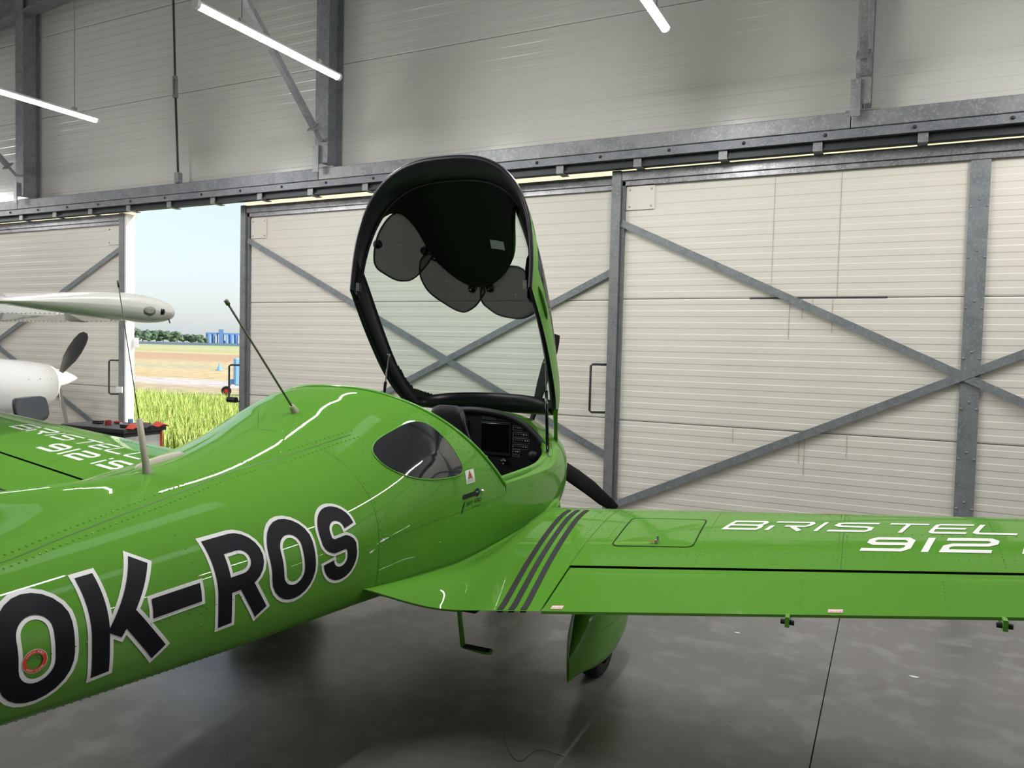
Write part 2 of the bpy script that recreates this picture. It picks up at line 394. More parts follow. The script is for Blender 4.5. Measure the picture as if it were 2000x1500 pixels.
# track under the header, with its hangers
trk = empty('door_track', (0, YW - .06, 3.36)); tag(trk, 'dark steel sliding door track slung below the header beam', 'track')
MB().box(XL, XR, YW - .13, YW - .03, 3.345, 3.40).build('rail', 'track', trk, loc=(0, -(YW - .06), -3.36))
MB().box(XL, XR, YW - .15, YW - .13, 3.335, 3.352).build('rail_lip', 'track', trk, loc=(0, -(YW - .06), -3.36))
MB().box(XL, XR, YW + .09, YW + .16, 3.43, 3.47).build('outer_rail', 'track', trk, loc=(0, -(YW - .06), -3.36))
for a, b in ((XL, -8.93), (-7.02, XR)):
    MB().box(a, b, YW + .145, YW + .149, 3.30, 3.47).build('daylight_strip', 'gap_daylight', trk, loc=(0, -(YW - .06), -3.36))  # translucent strip added so daylight shows bright along the door tops
h0 = None; x = -11.62
while x < 5:
    if h0 is None:
        h0 = MB().box(-.035, .035, -.105, -.095, -.022, .075).box(-.035, .035, -.105, .05, -.03, -.022).box(-.06, .06, -.105, .03, .068, .076).build('hanger', 'galv', trk, loc=(x, 0, 0))
    else: c = h0.copy(); COL.objects.link(c); c.parent = trk; c.location = (x, 0, 0)
    x += .735
# strips of brown foam packing and pale battens above the track
for i, (a, b, lab) in enumerate(((-6.55, -5.0, 'brown foam filler strip above the track left of the canopy'), (-3.75, -3.35, 'short brown foam filler strip above the track right of the canopy'))):
    tag(MB().box(a, b, YW - .022, YW + .03, 3.402, 3.47).build('foam_strip', 'foam'), lab, 'filler strip')
# columns
for i, cx in enumerate(COLX):
    c = empty('steel_column', (cx, YW - .13, HB1))
    tag(c, ('grey steel column at far left, meeting the roof rafter', 'grey steel column standing on the header beam behind the long lit tube', 'grey steel column on the header beam behind the square strut at right', 'grey steel column beyond the right edge of the view')[i], 'column')
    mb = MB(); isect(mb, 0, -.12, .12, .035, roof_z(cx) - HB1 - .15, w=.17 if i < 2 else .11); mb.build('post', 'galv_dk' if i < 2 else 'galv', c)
    MB().box(-.12, .12, -.07, .09, 0, .012).build('base_plate', 'galv', c)
    MB().box(-.035, .035, -.15, -.138, -.06, .22).build('cleat', 'galv', c, loc=(-.05, 0, 0))
rafter = empty('roof_rafter', (-11.3, YW - .2, 5.9)); tag(rafter, 'sloping dark steel rafter in the top left corner', 'beam')
RA, RB = Vector((-4.0, 0, .05 - .11 * 4 + .25)), Vector((11, 0, .25 + .11 * 11))
for nm, dz, w, h in (('bottom_flange', -.16, .18, .014), ('web', 0, .012, .32), ('top_flange', .16, .18, .014)):
    MB().bar(RA + Vector((0, 0, dz)), RB + Vector((0, 0, dz)), w if nm != 'web' else .012, h, ref=(0, 0, 1)).build(nm, 'galv_dk', rafter)
MB().box(-.55, -.1, -.11, -.02, -.05, .05).build('splice_plate', 'galv', rafter)
# raking square struts from the column feet
def strut(name, p0, p1, label):
    p0, p1 = Vector(p0), Vector(p1); e = empty(name, p0); tag(e, label, 'strut')
    d = (p1 - p0).normalized(); q = d * .16
    MB().bar(q, p1 - p0, .06, .06, ref=(1, 0, 0)).build('square_tube', 'galv', e, bevel=.004)
    MB().bar(q - d * .008, q + d * .008, .12, .10, ref=(1, 0, 0)).build('end_plate', 'galv', e)
    MB().bar((0, 0, 0), q, .015, .05, ref=(1, 0, 0)).build('fork_plate', 'galv', e)
    MB().tube([(-.03, 0, .01), (.03, 0, .01)], .014, 8).build('pin', 'screw', e)
strut('raking_strut', (-5.50, 6.42, 3.86), (-5.50, 4.95, 5.28), 'pale square steel strut crossing behind the long lit tube')
strut('raking_strut', (-10.78, 6.42, 3.90), (-10.78, 5.40, 4.85), 'short visible end of a square strut at the left edge')
strut('raking_strut', (-.28, 6.42, 3.84), (-.28, 5.60, 4.78), 'square steel strut hanging down at upper right with end plate')
rod = empty('tie_rod', (-7.74, YW - .2, 3.60)); tag(rod, 'thin dark vertical tie rod with a turnbuckle', 'rod')
MB().tube([(0, 0, .05), (-.055, 0, 1.05)], .013, 8).build('lower_rod', 'track', rod, smooth=True)
MB().tube([(-.062, 0, 1.22), (-.13, 0, 2.9)], .013, 8).build('upper_rod', 'track', rod, smooth=True)
tb = MB()
for dx in (-.022, .022): tb.bar((-.055 + dx, 0, 1.02), (-.065 + dx, 0, 1.26), .012, .03)
tb.box(-.085, -.03, -.016, .016, 1.01, 1.05).box(-.09, -.04, -.016, .016, 1.23, 1.27)
tb.build('turnbuckle', 'galv', rod); MB().box(-.035, .035, -.03, .03, 0, .12).build('foot_bracket', 'galv', rod)

# ---- door leaves
def leaf(idx, x0, x1, y, label, posts, braces, stiles, handles=(), plates=(), mats='panel', pm='galv_rail', zt=3.335):
    d = MB().box(x0 + .03, x1 - .03, y + .055, y + .11, .03, zt - .02).build('door_%d' % idx, 'joint'); struct(d, label, 'door')
    for z0, z1 in ((.04, 1.085), (1.085, 2.19), (2.19, zt - .10)):
        ribbed(x0 + .02, x1 - .02, z0, z1, y + .02, mats, d, depth=.05)
    MB().box(x0, x1, y - .03, y + .06, zt - .085, zt).build('top_rail', pm, d, bevel=.003)
    MB().box(x0, x1, y - .012, y + .05, zt - .128, zt - .088).build('top_rail_lip', pm, d)
    MB().box(x0, x1, y - .03, y + .06, .02, .10).build('bottom_rail', pm, d)
    for sx, w in stiles:
        MB().box(sx, sx + w, y - .045, y + .06, .03, zt + .005).build('stile', 'galv', d, bevel=.003)
        MB().box(sx + w + .004, sx + w + .035, y - .012, y + .05, .05, zt - .09).build('stile_flange', 'galv_dk', d)
    for px, w in posts:
        MB().box(px - w/2, px + w/2, y - .004, y + .03, .05, zt - .12).build('post_plate', 'brace', d)
        sm = MB(); zz = .2
        while zz < zt - .15:
            for q in (-.4, 0, .4): sm.dome((px + q * w, y - .004, zz + (0 if q else .05)), (0, -1, 0), .011, .5)
            zz += .38
        o = sm.build('screws', 'screw', d); o['kind'] = 'stuff'
    for (a, b) in braces:
        MB().bar((a[0], y - .012 - a[2], a[1]), (b[0], y - .012 - a[2], b[1]), .062, .014, ref=(0, 1, 0)).build('brace', 'brace', d)
    for (bx, bz) in handles:
        MB().tube([(bx, y - .03, bz + .22), (bx - .11, y - .09, bz + .22), (bx - .125, y - .1, bz + .205), (bx - .125, y - .1, bz - .205), (bx - .11, y - .09, bz - .22), (bx, y - .03, bz - .22)], .011, 8).build('handle', 'track', d, smooth=True)
    for (a, b, c, e) in plates:
        p = MB().box(a, b, y + .008, y + .02, c, e); q = p.build('corner_plate', mats, d)
        s = MB()
        for u in (a + .03, b - .03):
            for v in (c + .03, e - .03): s.dome((u, y + .008, v), (0, -1, 0), .012, .6)
        s.build('rivet', 'screw', d)
    return d
D3 = leaf(3, -2.335, 3.35, YW, 'cream ribbed sliding door at right with a wide steel centre post', [(.535, .13)],
     [((-2.24, 2.872, 0), (3.2, .31, 0)), ((-2.24, .30, .003), (3.2, 2.87, 0))], [(-2.335, .085), (3.26, .085)], handles=[(-2.34, 1.37)], plates=[(-2.21, -1.95, 2.99, 3.2)])
D2 = leaf(2, -7.02, -1.2, YW + .13, 'cream ribbed sliding door behind the raised canopy', [], [((-6.93, 2.93, 0), (-1.3, .22, 0)), ((-6.93, .22, .003), (-1.3, 2.97, 0))],
     [(-7.02, .075), (-1.3, .085)], handles=[(-7.0, 1.22)], plates=[(-6.90, -6.66, 2.95, 3.18)])
D1 = leaf(1, -15.15, -8.93, YW, 'cream ribbed sliding door left of the daylight opening', [(-11.8, .13)], [((-9.0, 2.90, 0), (-14.6, .33, 0)), ((-9.0, .33, .003), (-14.6, 2.90, 0))],
     [(-15.15, .085), (-9.015, .085)], handles=[(-9.0, 1.22)], plates=[(-9.3, -9.04, 2.95, 3.18)])
D4 = leaf(4, 3.4, 9.45, YW + .13, 'cream ribbed sliding door beyond the right edge of the view', [], [], [(3.4, .08), (9.3, .08)])
MB().box(-8.925, -8.89, YW - .03, YW + .09, .03, 3.33).build('edge_profile', 'white', D1)
MB().box(-8.89, -8.80, YW + .075, YW + .087, 1.62, 1.74).build('latch_plate', 'white', D1)
MB().box(-9.05, -8.93, YW - .055, YW - .045, 1.02, 1.1).build('keeper_plate', 'white', D1)
MB().tube([(-7.035, YW + .06, 1.02), (-7.16, YW + .05, 1.02)], .035, 10).build('roller', 'blk_plastic', D2)
# water streaks that ran from the panel joints of the right door
sk = mat('streak_brown', (.46, .42, .36), .6)
for i, (xx, z1, ln) in enumerate(((-.68, 2.185, .17), (-.60, 2.185, .12), (-.78, 2.185, .34), (-.45, 2.185, .28), (-.66, 1.08, .26), (-.62, 1.08, .36), (-1.2, 1.08, .12), (-.3, 1.08, .18))):
    MB().box(xx, xx + .005, YW + .0185, YW + .0195, z1 - ln, z1).build('stain', sk, D3)
MB().box(-.35 - .75, -.05, YW + .0185, YW + .0195, 2.183, 2.196).build('stain', 'joint', D3)
for xx in (-.93, -.42): MB().box(xx, xx + .004, YW + .0185, YW + .0195, 2.2, 3.2).build('sheet_lap', sk, D3)

# ---- LED tubes
def tube_light(x, y0, y1, z, label, group=None, cables=True):
    e = empty('tube_light', (x, y0, z)); tag(e, label, 'light', group)
    L = y1 - y0
    half = lambda r, a0, a1: [[(r * math.cos(math.radians(a)), y, r * math.sin(math.radians(a))) for a in frange(a0, a1, 13)] for y in (.03, L - .03)]
    MB().grid(half(.030, 175, 365)).build('tube', 'tube', e)
    hs = MB().grid(half(.031, 5, 175)); hs.grid(half(.026, 5, 175), flip=True); hs.build('housing', 'lamp_cap', e)
    for a in (0, L - .03): MB().tube([(0, a, 0), (0, a + .03, 0)], .033, 12).build('end_cap', 'lamp_cap', e)
    if cables:
        for a in (.42, L - .26):
            MB().tube([(0, a, .035), (0, a, min(2.4, roof_z(x) - z - .01))], .004, 6).build('cable', 'galv_dk', e)
            MB().box(-.012, .012, a - .02, a + .02, .03, .06).build('clip', 'chrome', e)
tube_light(-4.34, 3.77, 5.29, 4.0, 'long bright tube light hanging in the upper left')
tube_light(-7.56, 3.83, 5.34, 4.0, 'tube light hanging at the left edge in front of the leftmost column')
tube_light(-1.53, 3.90, 5.42, 4.0, 'short visible end of a bright tube light at top right')
for x in (-13.4, 1.6, 4.7, 7.6):
    tube_light(x, 4.5, 6.0, 4.0, 'white tube light outside the view in the front row', 'tube lights outside the view, front row')
for y in (.9,):
    for x in (-10.3, -7.56, -4.34, -1.2):
        tube_light(x, y, y + 1.5, 4.0, 'white tube light outside the view behind the viewer', 'tube lights behind the viewer')

# ================================================================== GREEN AIRCRAFT
AC = empty('light_aircraft', (-2.40, 3.30, 0), .03)
tag(AC, 'glossy green low-wing light aircraft with its canopy raised', 'aircraft')
def rim_t(z):                                   # raked plane of the hoop behind the doors
    return .17 if z <= 1.0 else .17 - .60 * (z - 1.0) / .525
ASEC = frange(-1, 1, 49)
def mirror_rows(rows): return [[(-p[0], p[1], p[2]) for p in r] for r in rows]
# rear fuselage
fu = MB(); rows = []
for t in frange(-4.25, -1.0, 40): rows.append([(lambda q: (q[0], t, q[1]))(fus_a(t, a)) for a in ASEC])
for k in frange(0, 1, 30)[1:]:
    r = []
    for a in ASEC:
        t = -1 + k * 1.1
        for _ in range(12):
            s, z = fus_a(t, a); t = -1 + k * (rim_t(z) + 1)
        r.append((s, t, z))
    rows.append(r)
fu.grid(rows, flip=True); fu.grid(mirror_rows(rows))
RIM = rows[-1]
fus_o = fu.build('fuselage', 'green', AC, smooth=True)
# rounded hoop edge
MB().tube([p for p in RIM if p[2] > .96] + [(-p[0], p[1], p[2]) for p in RIM if p[2] > .96][::-1], .010, 8).build('hoop_edge', 'green_matte', fus_o, smooth=True)
MB().tube([(p[0]*.988, p[1] + .012, p[2] - .006) for p in RIM if p[2] > 1.03] + [(-p[0]*.988, p[1] + .012, p[2] - .006) for p in RIM if p[2] > 1.03][::-1], .007, 6).build('rubber_seal', 'rubber', fus_o, smooth=True)
# middle (cockpit tub) skin
def z_out(t):
    zt = fus(t)[1]
    if t < .80: return 1.0
    k = min(1., (t - .80) / .50)
    return 1.0 + (zt - 1.0) * (1 - math.sqrt(max(0., 1 - k * k)))
def a_at(t, z):
    lo, hi = -1., 1.
    for _ in range(40):
        m = (lo + hi) / 2
        if fus_a(t, m)[1] < z: lo = m
        else: hi = m
    return lo
mid = MB(); rows = []; OUT = []
for t in frange(.17, .80, 18) + [.80 + .50 * math.sin(k * math.pi / 2) for k in frange(0, 1, 22)[1:]]:
    am = a_at(t, z_out(t))
    rows.append([(lambda q: (q[0], t, q[1]))(fus_a(t, -1 + (am + 1) * k)) for k in frange(0, 1, 33)]); OUT.append(rows[-1][-1])
OUT[-1] = (0., OUT[-1][1], OUT[-1][2])
mid.grid(rows, flip=True); mid.grid(mirror_rows(rows))
mid.build('side_panel', 'green', AC, smooth=True)
# stepped sill between skin and cockpit opening
RIMC = [(.618, .155, 1.035), (.616, .35, 1.04), (.605, .6, 1.045), (.575, .8, 1.055), (.54, .95, 1.08), (.50, 1.05, 1.115), (.45, 1.09, 1.175), (.37, 1.10, 1.24), (.27, 1.10, 1.285), (.14, 1.10, 1.308), (0, 1.10, 1.315)]
def resample(pts, n):
    L = [0.]
    for a, b in zip(pts, pts[1:]): L.append(L[-1] + (Vector(b) - Vector(a)).length)
    out = []
    for i in range(n):
        d = L[-1] * i / (n - 1)
        for j in range(len(pts) - 1):
            if d <= L[j+1] + 1e-9: break
        k = (d - L[j]) / max(L[j+1] - L[j], 1e-9); out.append(Vector(pts[j]).lerp(Vector(pts[j+1]), k))
    return out
def smooth_path(pts, it=2):
    for _ in range(it):
        q = [pts[0]]
        for a, b in zip(pts, pts[1:]):
            a, b = Vector(a), Vector(b); q += [a.lerp(b, .25), a.lerp(b, .75)]
        pts = q + [pts[-1]]
    return pts
NS = 130
oc = resample(OUT, NS); rc = resample(smooth_path(RIMC), NS)
steps = [(0, 0), (.02, .02), (.30, .02), (.36, -.012), (.62, -.012), (.68, .022), (.9, .022), (1, .0)]
rows = []
for f, h in steps:
    r = []
    for i in range(NS):
        p = oc[i].lerp(rc[i], f); p.z = oc[i].z + (rc[i].z - oc[i].z) * f + h * .8 * max(0, 1 - i / NS * 1.5); r.append(tuple(p))
    rows.append(r)
rows.append([(p.x * .985, p.y, p.z - .03) for p in rc])
sill = MB(); sill.grid(rows); sill.grid(mirror_rows(rows), flip=True); sill.build('cockpit_sill', 'green', AC)
# cowling
cw = MB(); rows = []
for t in [1.30, 1.33, 1.36, 1.42, 1.48, 1.54, 1.6, 1.65, 1.7, 1.74, 1.78, 1.81, 1.84, 1.86, 1.88, 1.895, 1.9]: rows.append([(lambda q: (q[0], t, q[1]))(fus_a(t, a)) for a in ASEC])
rows.append([(p[0] * .55, 1.905, .99 + (p[2] - .99) * .55) for p in rows[-1]])
cw.grid(rows, flip=True); cw.grid(mirror_rows(rows)); cowl = cw.build('cowling', 'green', AC, smooth=True)
for sd in (-1, 1): MB().lathe([(.0, .02), (.05, .015), (.06, .0)], (sd * .2, 1.83, 1.06), 'y', 14).build('air_intake', 'gap', cowl)
# propeller
HUB = Vector((0, 1.93, 1.01))
pr = MB().lathe([(.145, -.02), (.15, .02), (.135, .10), (.10, .17), (.055, .225), (.0, .25)], HUB, 'y', 24).build('propeller', 'blk_plastic', AC, smooth=True)
pr.name = 'propeller'
def blade(ang):
    d = Vector((math.cos(ang), 0, math.sin(ang))); pz = Vector((-math.sin(ang), 0, math.cos(ang))); ay = Vector((0, 1, 0)); rows = []
    for r, c, tw, th in ((.10, .05, 60, .035), (.2, .075, 48, .028), (.32, .105, 38, .02), (.45, .115, 30, .016), (.6, .108, 23, .012), (.72, .092, 18, .009), (.80, .072, 15, .007), (.845, .05, 14, .005)):
        g = math.radians(tw); cv = pz * math.cos(g) + ay * math.sin(g); nv = cv.cross(d)
        mid_ = HUB + d * r + pz * (-.012 if r > .6 else 0)
        rows.append([tuple(mid_ + cv * (c * math.cos(q)) * .5 * 1.05 + nv * th * math.sin(q) * .5) for q in [2*math.pi*k/14 for k in range(14)]])
    mb = MB().grid(rows, close_u=True); mb.add(rows[-1], [tuple(range(14))]); return mb
for ang in (-30, 75, 202): blade(math.radians(ang)).build('blade', 'prop', pr, smooth=True)
# dark cockpit shell
ck = MB(); rows = []
for t in frange(-1.3, 1.12, 30):
    zz = [smooth_table([(-1.3, 1.1), (-.6, 1.25), (.1, .99), (.8, 1.0), (1.0, 1.05), (1.12, 1.10)], t)]
    am = a_at(t, zz[0]); rows.append([(lambda q: (q[0] * .955, t, .99 + (q[1] - .99) * .93))(fus_a(t, -1 + (am + 1) * k)) for k in frange(0, 1, 20)])
ck.grid(rows); ck.grid(mirror_rows(rows), flip=True)
ck.build('cockpit_lining', 'blk_plastic', AC, smooth=True)
rb = [(p[0] * .95, -1.1, p[2]) for p in [(fus_a(-1.1, a)[0], 0, fus_a(-1.1, a)[1]) for a in frange(-1, .96, 24)]]
MB().add(rb + [(-p[0], p[1], p[2]) for p in rb[::-1]], [tuple(range(48))]).build('rear_bulkhead', 'blk_plastic', AC)
# instrument panel with its padded hood
pan = [p for p in RIMC if p[1] > 1.0]
arch = [tuple(p) for p in resample(smooth_path(pan + []), 24)]
poly = [(p[0] * .99, p[2] - .004) for p in arch] + [(-p[0] * .99, p[2] - .004) for p in arch[::-1][1:]]
poly = [(.50, .80)] + poly + [(-.50, .80)]
pnl = MB().prism(poly, lambda a, b, h: (a, h, b), 1.085, 1.10).build('instrument_panel', mat('panel_face_black', (.005, .006, .009), .45), AC)
hood = [(p[0] * .985, 1.075, p[2] - .012) for p in arch]; hood = hood + [(-p[0], p[1], p[2]) for p in hood[::-1][1:]]
MB().tube(hood, .022, 8).build('hood', 'blk_leather', AC, smooth=True)
def on_panel(nm, x0, x1, z0, z1, th, m): return MB().box(x0, x1, 1.085 - th, 1.0845, z0, z1).build(nm, m, pnl, bevel=.002)
on_panel('display_bezel', .045, .265, 1.02, 1.235, .014, 'blk_plastic'); on_panel('display', .055, .255, 1.04, 1.225, .0155, 'screen')
on_panel('display_bezel', -.265, -.045, 1.02, 1.235, .014, 'blk_plastic'); on_panel('display', -.255, -.055, 1.04, 1.225, .0155, 'screen')
on_panel('radio', .05, .16, 1.243, 1.268, .006, mat('radio_lcd', (.03, .035, .04), .3)); on_panel('radio', .17, .25, 1.243, 1.265, .006, mat('radio_keys', (.02, .02, .024), .4))
def frame_lines(x0, x1, z0, z1):
    mb = MB(); y0, y1 = 1.0835, 1.0846; w = .0013
    for a, b, c, d in ((x0, x1, z0, z0 + w), (x0, x1, z1 - w, z1), (x0, x0 + w, z0, z1), (x1 - w, x1, z0, z1)): mb.box(a, b, y0, y1, c, d)
    mb.build('printed_frame', 'grey_print', pnl)
rowsw = [(.275, .335, 1.205, 4), (.275, .375, 1.162, 6), (.275, .385, 1.125, 7), (.275, .375, 1.085, 6), (.275, .32, 1.052, 3)]
for x0, x1, zc, n in rowsw:
    frame_lines(x0, x1 + .006, zc - .016, zc + .014)
    for i in range(n):
        xx = x0 + .012 + (x1 - x0 - .014) * i / max(n - 1, 1)
        MB().tube([(xx, 1.084, zc - .004), (xx, 1.070, zc + .002)], .0042, 6).build('switch', 'grey_print' if i > n - 3 else 'blk_plastic', pnl)
frame_lines(.275, .325, 1.018, 1.03)
MB().lathe([(.0, -.03), (.018, -.028), (.022, -.01), (.022, 0)], (.225, 1.085, .985), 'y', 14).build('throttle_knob', 'blk_plastic', pnl, smooth=True)
for a in (30, 150, 270): MB().box(-.004, .004, -.004, 0, -.002, .002).build('knob_mark', 'placard', pnl, loc=(.225 + .014 * math.cos(math.radians(a)), 1.057, .985 + .014 * math.sin(math.radians(a))))
MB().lathe([(.0, -.012), (.009, -.012), (.011, 0)], (.095, 1.085, 1.003), 'y', 12).build('knob', 'chrome', pnl, smooth=True)
MB().lathe([(.0, -.014), (.012, -.014), (.034, -.006), (.038, 0)], (.42, 1.085, 1.03), 'y', 16).build('air_vent', 'blk_plastic', pnl, smooth=True)
MB().tube([(.2, 1.0, .6), (.205, .93, .78), (.21, .92, .90)], [.012, .012, .016], 8).build('control_stick', 'blk_plastic', AC, smooth=True)
# seats
def seat(sx):
    e = MB()
    rows = []
    for z, hw, t, th in ((.66, .27, .40, .10), (.80, .28, .37, .10), (.98, .275, .33, .09), (1.06, .24, .32, .085), (1.14, .18, .31, .08), (1.21, .13, .30, .075), (1.27, .108, .29, .07), (1.34, .104, .28, .065), (1.375, .09, .28, .055), (1.39, .055, .28, .04)):
        rows.append([(sx + hw * (abs(math.cos(q)) ** .45) * (1 if math.cos(q) >= 0 else -1), t + th * .5 * (abs(math.sin(q)) ** .7) * (1 if math.sin(q) >= 0 else -1), z) for q in [2*math.pi*k/24 for k in range(24)]])
    e.grid(rows, close_u=True); e.add(rows[-1], [tuple(range(24))])
    o = e.build('seat_back', 'blk_leather', AC, smooth=True)
    MB().tube([(sx + .095, .26, 1.36), (sx + .112, .27, 1.28), (sx + .135, .28, 1.21), (sx + .22, .30, 1.10), (sx + .285, .31, .98), (sx + .285, .35, .82)], .012, 6).build('piping', 'blk_plastic', o, smooth=True)
    MB().box(sx - .22, sx + .22, .44, .86, .62, .74).build('seat_cushion', 'blk_leather', AC, bevel=.04)
seat(.245); seat(-.30)

# ---- canopy, swung open about its front hinges
US = [0, .015, .035, .06, .085] + frange(.12, .86, 24) + frange(.868, .93, 8) + [.965, 1.0]
VS = frange(-1, -.5, 46) + frange(-.48, .48, 25) + frange(.5, 1, 46)
def in_frame(u, v):
    edge = .90 - .10 * max(0, (u - .45) / .48) ** 1.5 - (.22 * ((u - .82) / .11) ** 2 if u > .82 else 0)
    return u < .085 or u > .93 or abs(v) > edge
cf, ci, cg, cr = MB(), MB(), MB(), MB()
PO = [[can_pt(u, v, .0) for v in VS] for u in US]
PI = [[can_pt(u, v, -.024) for v in VS] for u in US]
PG = [[can_pt(u, v, -.008) for v in VS] for u in US]
for i in range(len(US) - 1):
    for j in range(len(VS) - 1):
        um, vm = (US[i] + US[i+1]) / 2, (VS[j] + VS[j+1]) / 2
        q = lambda P: [P[i][j], P[i][j+1], P[i+1][j+1], P[i+1][j]]
        if in_frame(um, vm): cf.add(q(PO), [(0, 1, 2, 3)]); ci.add(q(PI), [(3, 2, 1, 0)])
        else: cg.add(q(PG), [(0, 1, 2, 3)])
def weld(o, d=1e-4):
    bm = bmesh.new(); bm.from_mesh(o.data); bmesh.ops.remove_doubles(bm, verts=bm.verts, dist=d); bmesh.ops.recalc_face_normals(bm, faces=bm.faces); bm.to_mesh(o.data); bm.free(); return o
canopy = weld(cf.build('canopy', 'green', AC, smooth=True))
weld(ci.build('inner_frame', 'canopy_in', canopy, smooth=True)); gl = weld(cg.build('canopy_glass', 'glass', canopy, smooth=True))
# rear hoop: broad black flange with a rounded lip
hv = frange(-1, 1, 61)
rows = []
for f in ((0, .0), (-.012, -.002), (-.014, -.016), (.0, -.028), (.03, -.040), (.055, -.045), (.075, -.040), (.085, -.024)):
    r = []
    for v in hv:
        a = can_pt(max(f[0], 0), v, f[1])
        if f[0] < 0:
            b = can_pt(.03, v, f[1]); a = tuple(a[i] + (a[i] - b[i]) * (-f[0] / .03) for i in range(3))
        r.append(a)
    rows.append(r)
MB().grid(rows).build('rear_flange', 'canopy_in', canopy, smooth=True)
MB().tube([can_pt(.085, v, -.03) for v in hv], .010, 6).build('inner_bead', 'rubber', canopy, smooth=True)
# side and front lips
for sd in (-1, 1):
    rows = []
    for vv, off in ((1.0, 0), (1.0, -.02), (.985, -.045), (.95, -.05), (.915, -.042), (.895, -.024)):
        rows.append([can_pt(u, sd * (vv - .06 * max(0, (u - .6) / .4) * (1 - vv) * 10), off) for u in frange(0, 1, 40)])
    MB().grid(rows).build('side_rail', 'canopy_in', canopy, smooth=True)
    MB().tube([can_pt(u, sd * .90, -.034) for u in frange(.06, .93, 40)], .007, 6).build('side_bead', 'rubber', canopy, smooth=True)
rows = []
for uu, off in ((1.0, 0), (1.0, -.03), (.985, -.05), (.96, -.052), (.935, -.042), (.925, -.022)):
    rows.append([can_pt(uu, v, off) for v in frange(-1, 1, 50)])
MB().grid(rows).build('front_rail', 'canopy_in', canopy, smooth=True)
# hinge legs reaching down to the cowling
for sd in (-1, 1):
    A = Vector(can_pt(.9, sd, 0)); B = Vector(can_pt(1.0, sd, 0)); T = Vector((sd * .47, 1.345, 1.06))
    mb = MB(); rows = []
    for k in frange(0, 1, 8):
        a = A.lerp(T, k); b = B.lerp(T + Vector((0, .03, 0)), k)
        n = Vector((sd * .012, 0, 0)); rows.append([tuple(a + n), tuple(b + n), tuple(b - n), tuple(a - n)])
    mb.grid(rows, close_u=True); mb.add(rows[-1], [(0, 1, 2, 3)]); mb.build('hinge_leg', 'green_matte', canopy)
# black roof tongue
TG = [(.05, .80), (.08, .60), (.11, .47), (.15, .385), (.23, .315), (.37, .245), (.44, .165), (.48, .10), (.50, .045), (.508, .004)]
rows = []
for u in [.05, .065, .08, .095, .11, .13, .15, .17, .2, .23, .26, .3, .34, .37, .40, .42, .44, .46, .475, .488, .498, .505, .508]:
    h = smooth_table(TG, u); rows.append([can_pt(u, h * k, -.034) for k in frange(-1, 1, 33)])
MB().grid(rows).build('roof_panel', 'roof_blk', canopy, smooth=True)
rows = [[can_pt(u, smooth_table(TG, u) * k, .002) for k in frange(-1, 1, 33)] for u in frange(.05, .507, 30)]
MB().grid(rows).build('roof_skin', 'green', canopy, smooth=True)
MB().grid([[can_pt(.325 + .032 * a, .10 + b, -.038) for b in (0, .05, .10)] for a in (0, .5, 1)]).build('roof_label', mat('roof_label_grey', (.22, .26, .24), .4), canopy)
# recessed grab handle on the right rail
MB().tube([can_pt(u, .955, .004) for u in frange(.10, .30, 9)], [.001, .008, .011, .012, .012, .012, .011, .008, .001], 8).build('grab_recess', 'seam', canopy, smooth=True)
# latches at the hoop feet
for sd in (-1, 1):
    p = Vector(can_pt(.02, sd * .985, -.05)); MB().box(-.012, .012, -.012, .012, -.03, .02).build('latch', 'chrome', canopy, loc=p)
# gas struts
def gas(sd, a, b):
    a, b = Vector(a), Vector(b); m_ = a.lerp(b, .30)
    o = MB().tube([m_, b], .0105, 8).build('gas_strut', 'blk_gloss', AC, smooth=True)
    MB().tube([a, m_], .005, 6).build('piston', 'chrome', o); MB().tube([a - Vector((.01, 0, 0)), a + Vector((.01, 0, 0))], .010, 8).build('ball_joint', 'chrome', o)
    MB().lathe([(.0, .03), (.012, .025), (.014, 0), (.02, 0)], b - Vector((0, 0, .012)), 'z', 10).build('lower_joint', 'chrome', o)
gas(1, can_pt(.55, .955, -.055), (.56, .98, 1.07)); gas(-1, can_pt(.53, -.955, -.055), (-.60, .86, 1.06))

